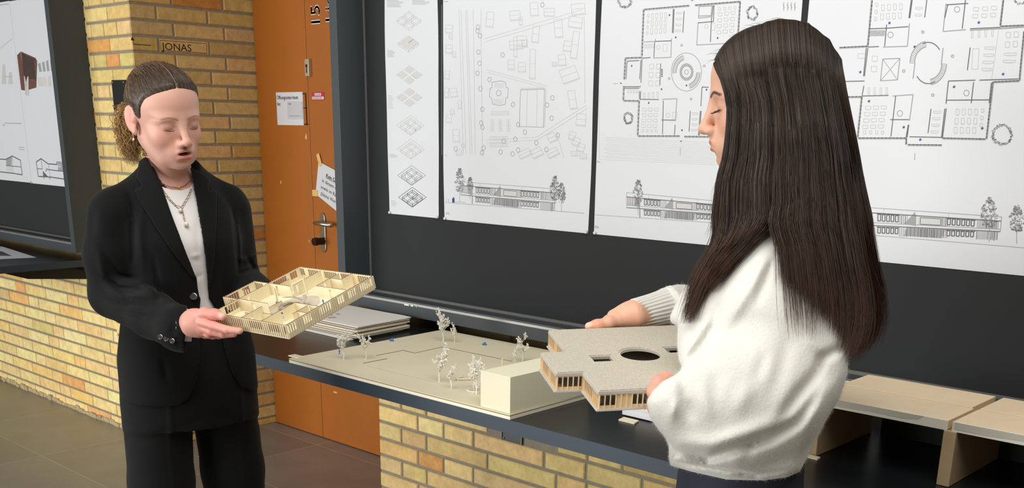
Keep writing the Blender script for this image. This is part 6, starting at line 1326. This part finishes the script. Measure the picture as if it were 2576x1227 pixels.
def strand(t, layer, side):
    """t 0..1 across from the face to the back; layer 0 outer..1 inner; side +1 toward the lens"""
    P = []; Zs_ = []; front = t < .40; tt = t/.40 if front else (t-.40)/.60
    y_end = (rs.uniform(735, 815) if tt < .5 else rs.uniform(640, 740)) if front else (rs.uniform(820, 880)+60*math.sin(PI*min(1, tt*1.05))*.6 if tt > .3 else rs.uniform(700, 870))
    if not front:
        y_end = float(np.interp(tt, [0, .22, .42, .6, .78, .92, 1], [690, 735, 790, 845, 888, 895, 850]))+(rs.uniform(-60, 12) if rs.rand() < .7 else rs.uniform(-10, 26))
        if tt < .4 and rs.rand() < .10: y_end = rs.uniform(800, 862)
    if rs.rand() < .12: y_end -= rs.uniform(40, 160)
    sx = 1794+(2117-1794)*t; sx = np.interp(sx, topX, topX); y0 = float(np.interp(sx, topX, topY)); xm = 1794+(2117-1794)*(t*.75+.125) ; root = (np.interp(sx, [1794, 1960, 2117], [1845, 1965, 2045]), 0)
    j = rs.normal(0, 1); cg = int(t*170+rs.normal(0, .7)); j2 = math.sin(cg*12.9898)*1.6+rs.normal(0, .35); tc_ = (cg+.5)/170; sl = rs.normal(0, .012); n = 26
    ys = np.concatenate([np.linspace(0, 1, 9)[:-1]*(190-y0)+y0 if y0 < 150 else np.linspace(y0, 200, 9)[:-1], np.linspace(200, y_end, n-8)])
    for y in ys:
        L_, Rr = np.interp(y, yy, xl_), np.interp(y, yy, xr_)
        if y < 200:
            f_ = (y-y0)/max(1, 200-y0); x = sx*(1-f_**1.3)+(np.interp(200, yy, xl_)+(np.interp(200, yy, xr_)-np.interp(200, yy, xl_))*t)*f_**1.3
        elif y < 500: x = L_+(Rr-L_)*t
        else:
            g = min(1, (y-500)/110); g = g*g*(3-2*g); x0 = L_+(Rr-L_)*t
            if front: a, b = L_, np.interp(y, yy[5:], fr_[5:]); x1 = a+(b-a)*tt
            else: a, b = np.interp(y, yy[5:], bl_[5:]), Rr; x1 = a+(b-a)*tt
            x = x0*(1-g)+x1*g
        ramp = np.clip((y-y0)/115, 0, 1); bul = math.sqrt(max(0, 1-(1-ramp)**2)); wf = math.sqrt(max(.03, 1-(2*np.clip((x-L_)/(Rr-L_+1e-6), 0, 1)-1)**2))
        if y > 560: wf = .55+.45*wf
        if y < 480 and (x-L_)/(Rr-L_+1e-6) < .3: wf = max(wf, .70)
        amp = np.interp(y, [100, 300, 500, 650, 900], [.094, .095, .092, .082, .055])-.010*layer
        dmid = np.interp(y, [50, 246, 400, 640, 900], [1.684, 1.72, 1.745, 1.765, 1.80]) if not front else np.interp(y, [50, 246, 400, 560, 640, 800], [1.684, 1.72, 1.735, 1.72, 1.69, 1.665])
        z = dmid-side*amp*bul*wf
        if y > 520 and side > 0: z = min(z, zfront(x, y)-.004-.012*(1-layer)*min(1, (y-520)/80))
        if y > 640 and not front and side < 0 and x < 2120: z = min(z, zfront(x, y)-.002)
        dn = np.clip((y-400)/400, 0, 1); x += j*1.6*dn*2.4+math.sin(y*.009+j2*3)*2.4*np.clip((y-150)/200, 0, 1)+j2*.6+sl*max(0, y-180)+(tc_-t)*(Rr-L_)*.55*np.clip((y-200)/350, 0, 1); P.append((x, y)); Zs_.append(z+.003*j2*dn)
    for i in range(len(Zs_)-2, -1, -1): Zs_[i] = min(Zs_[i], Zs_[i+1]+.00062*(P[i+1][1]-P[i][1])*(.16 if P[i][1] > 300 else .5)+.0004)
    return np.array([dep(a[0], a[1], c) for a, c in zip(P, Zs_)])
cur, cl, rd_ = [], [], []
base_c = [srgb((34, 26, 20)), srgb((60, 45, 34)), srgb((106, 82, 62))]
for i in range(8600):
    t = rs.rand(); layer = rs.rand(); side = 1 if rs.rand() < .78 else -1
    cur.append(strand(t, layer, side)); g = rs.rand()**1.6; c = base_c[0]*(1-g)+base_c[1]*g
    if rs.rand() < .14: c = base_c[2]*rs.uniform(.35, .75)
    yv = np.clip((proj(cur[-1])[:, 1:2]-380)/420, 0, 1); low = srgb((88, 56, 38))*(.55+.9*g); cl.append(c*(1-yv)+(c*.4+low*.6)*yv); rd_.append(rs.uniform(.0003, .00075))
strands('hair_strands', cur, rd_, m_hair2, hair, cl, 3)
# flyaway hairs
cur = []
for i in range(150):
    k = rs.randint(3)
    if k == 0: x = rs.uniform(1800, 2080); y = np.interp(x, topX, topY)+4; a = [(x, y), (x-rs.uniform(4, 14), y-rs.uniform(4, 12)), (x-rs.uniform(14, 40), y+rs.uniform(-6, 14))]
    elif k == 1: y = rs.uniform(300, 760); x = np.interp(y, yy, xr_); a = [(x-6, y), (x+rs.uniform(4, 10), y+30), (x+rs.uniform(6, 22), y+rs.uniform(50, 110))]
    else: y = rs.uniform(430, 700); x = np.interp(y, yy, xl_); a = [(x+6, y), (x-rs.uniform(4, 16), y+20), (x-rs.uniform(4, 30), y+rs.uniform(40, 90))]
    tq = np.linspace(0, 1, 10)[:, None]; a = np.array(a); B_ = (1-tq)**2*a[0]+2*tq*(1-tq)*a[1]+tq**2*a[2]; d = 1.72+rs.normal(0, .02); cur.append(np.array([dep(x, y, d) for x, y in B_]))
strands('flyaway_hair', cur, .00018, m_hair2, hair, [base_c[1]]*len(cur), 3)

print('W2', bse2, RB2[:, 0], OH2, 'dN', dN, 'dF', dF)
# ------------------------------------------------------------------ light
w = bpy.data.worlds.new('World'); SC.world = w; w.use_nodes = True
bg = w.node_tree.nodes['Background']; bg.inputs['Color'].default_value = (.98, .99, 1, 1); bg.inputs['Strength'].default_value = .17
def area(name, loc, tgt, sx, sy, power, col=(1, 1, 1)):
    d = bpy.data.lights.new(name, 'AREA'); d.shape = 'RECTANGLE'; d.size = sx; d.size_y = sy; d.energy = power; d.color = col
    o = bpy.data.objects.new(name, d); COL.objects.link(o); o.location = loc
    o.rotation_euler = (Vector(tgt)-Vector(loc)).to_track_quat('-Z', 'Y').to_euler(); return o
area('window_light', (-4.6, -4.6, 1.35), (-3.6, 2.4, .75), 7, 2.4, 405, (1, .995, .985))
area('ceiling_light', (-.6, .4, 3.3), (-.9, 1.2, 0), 3.6, 1.8, 94, (1, .985, .95))
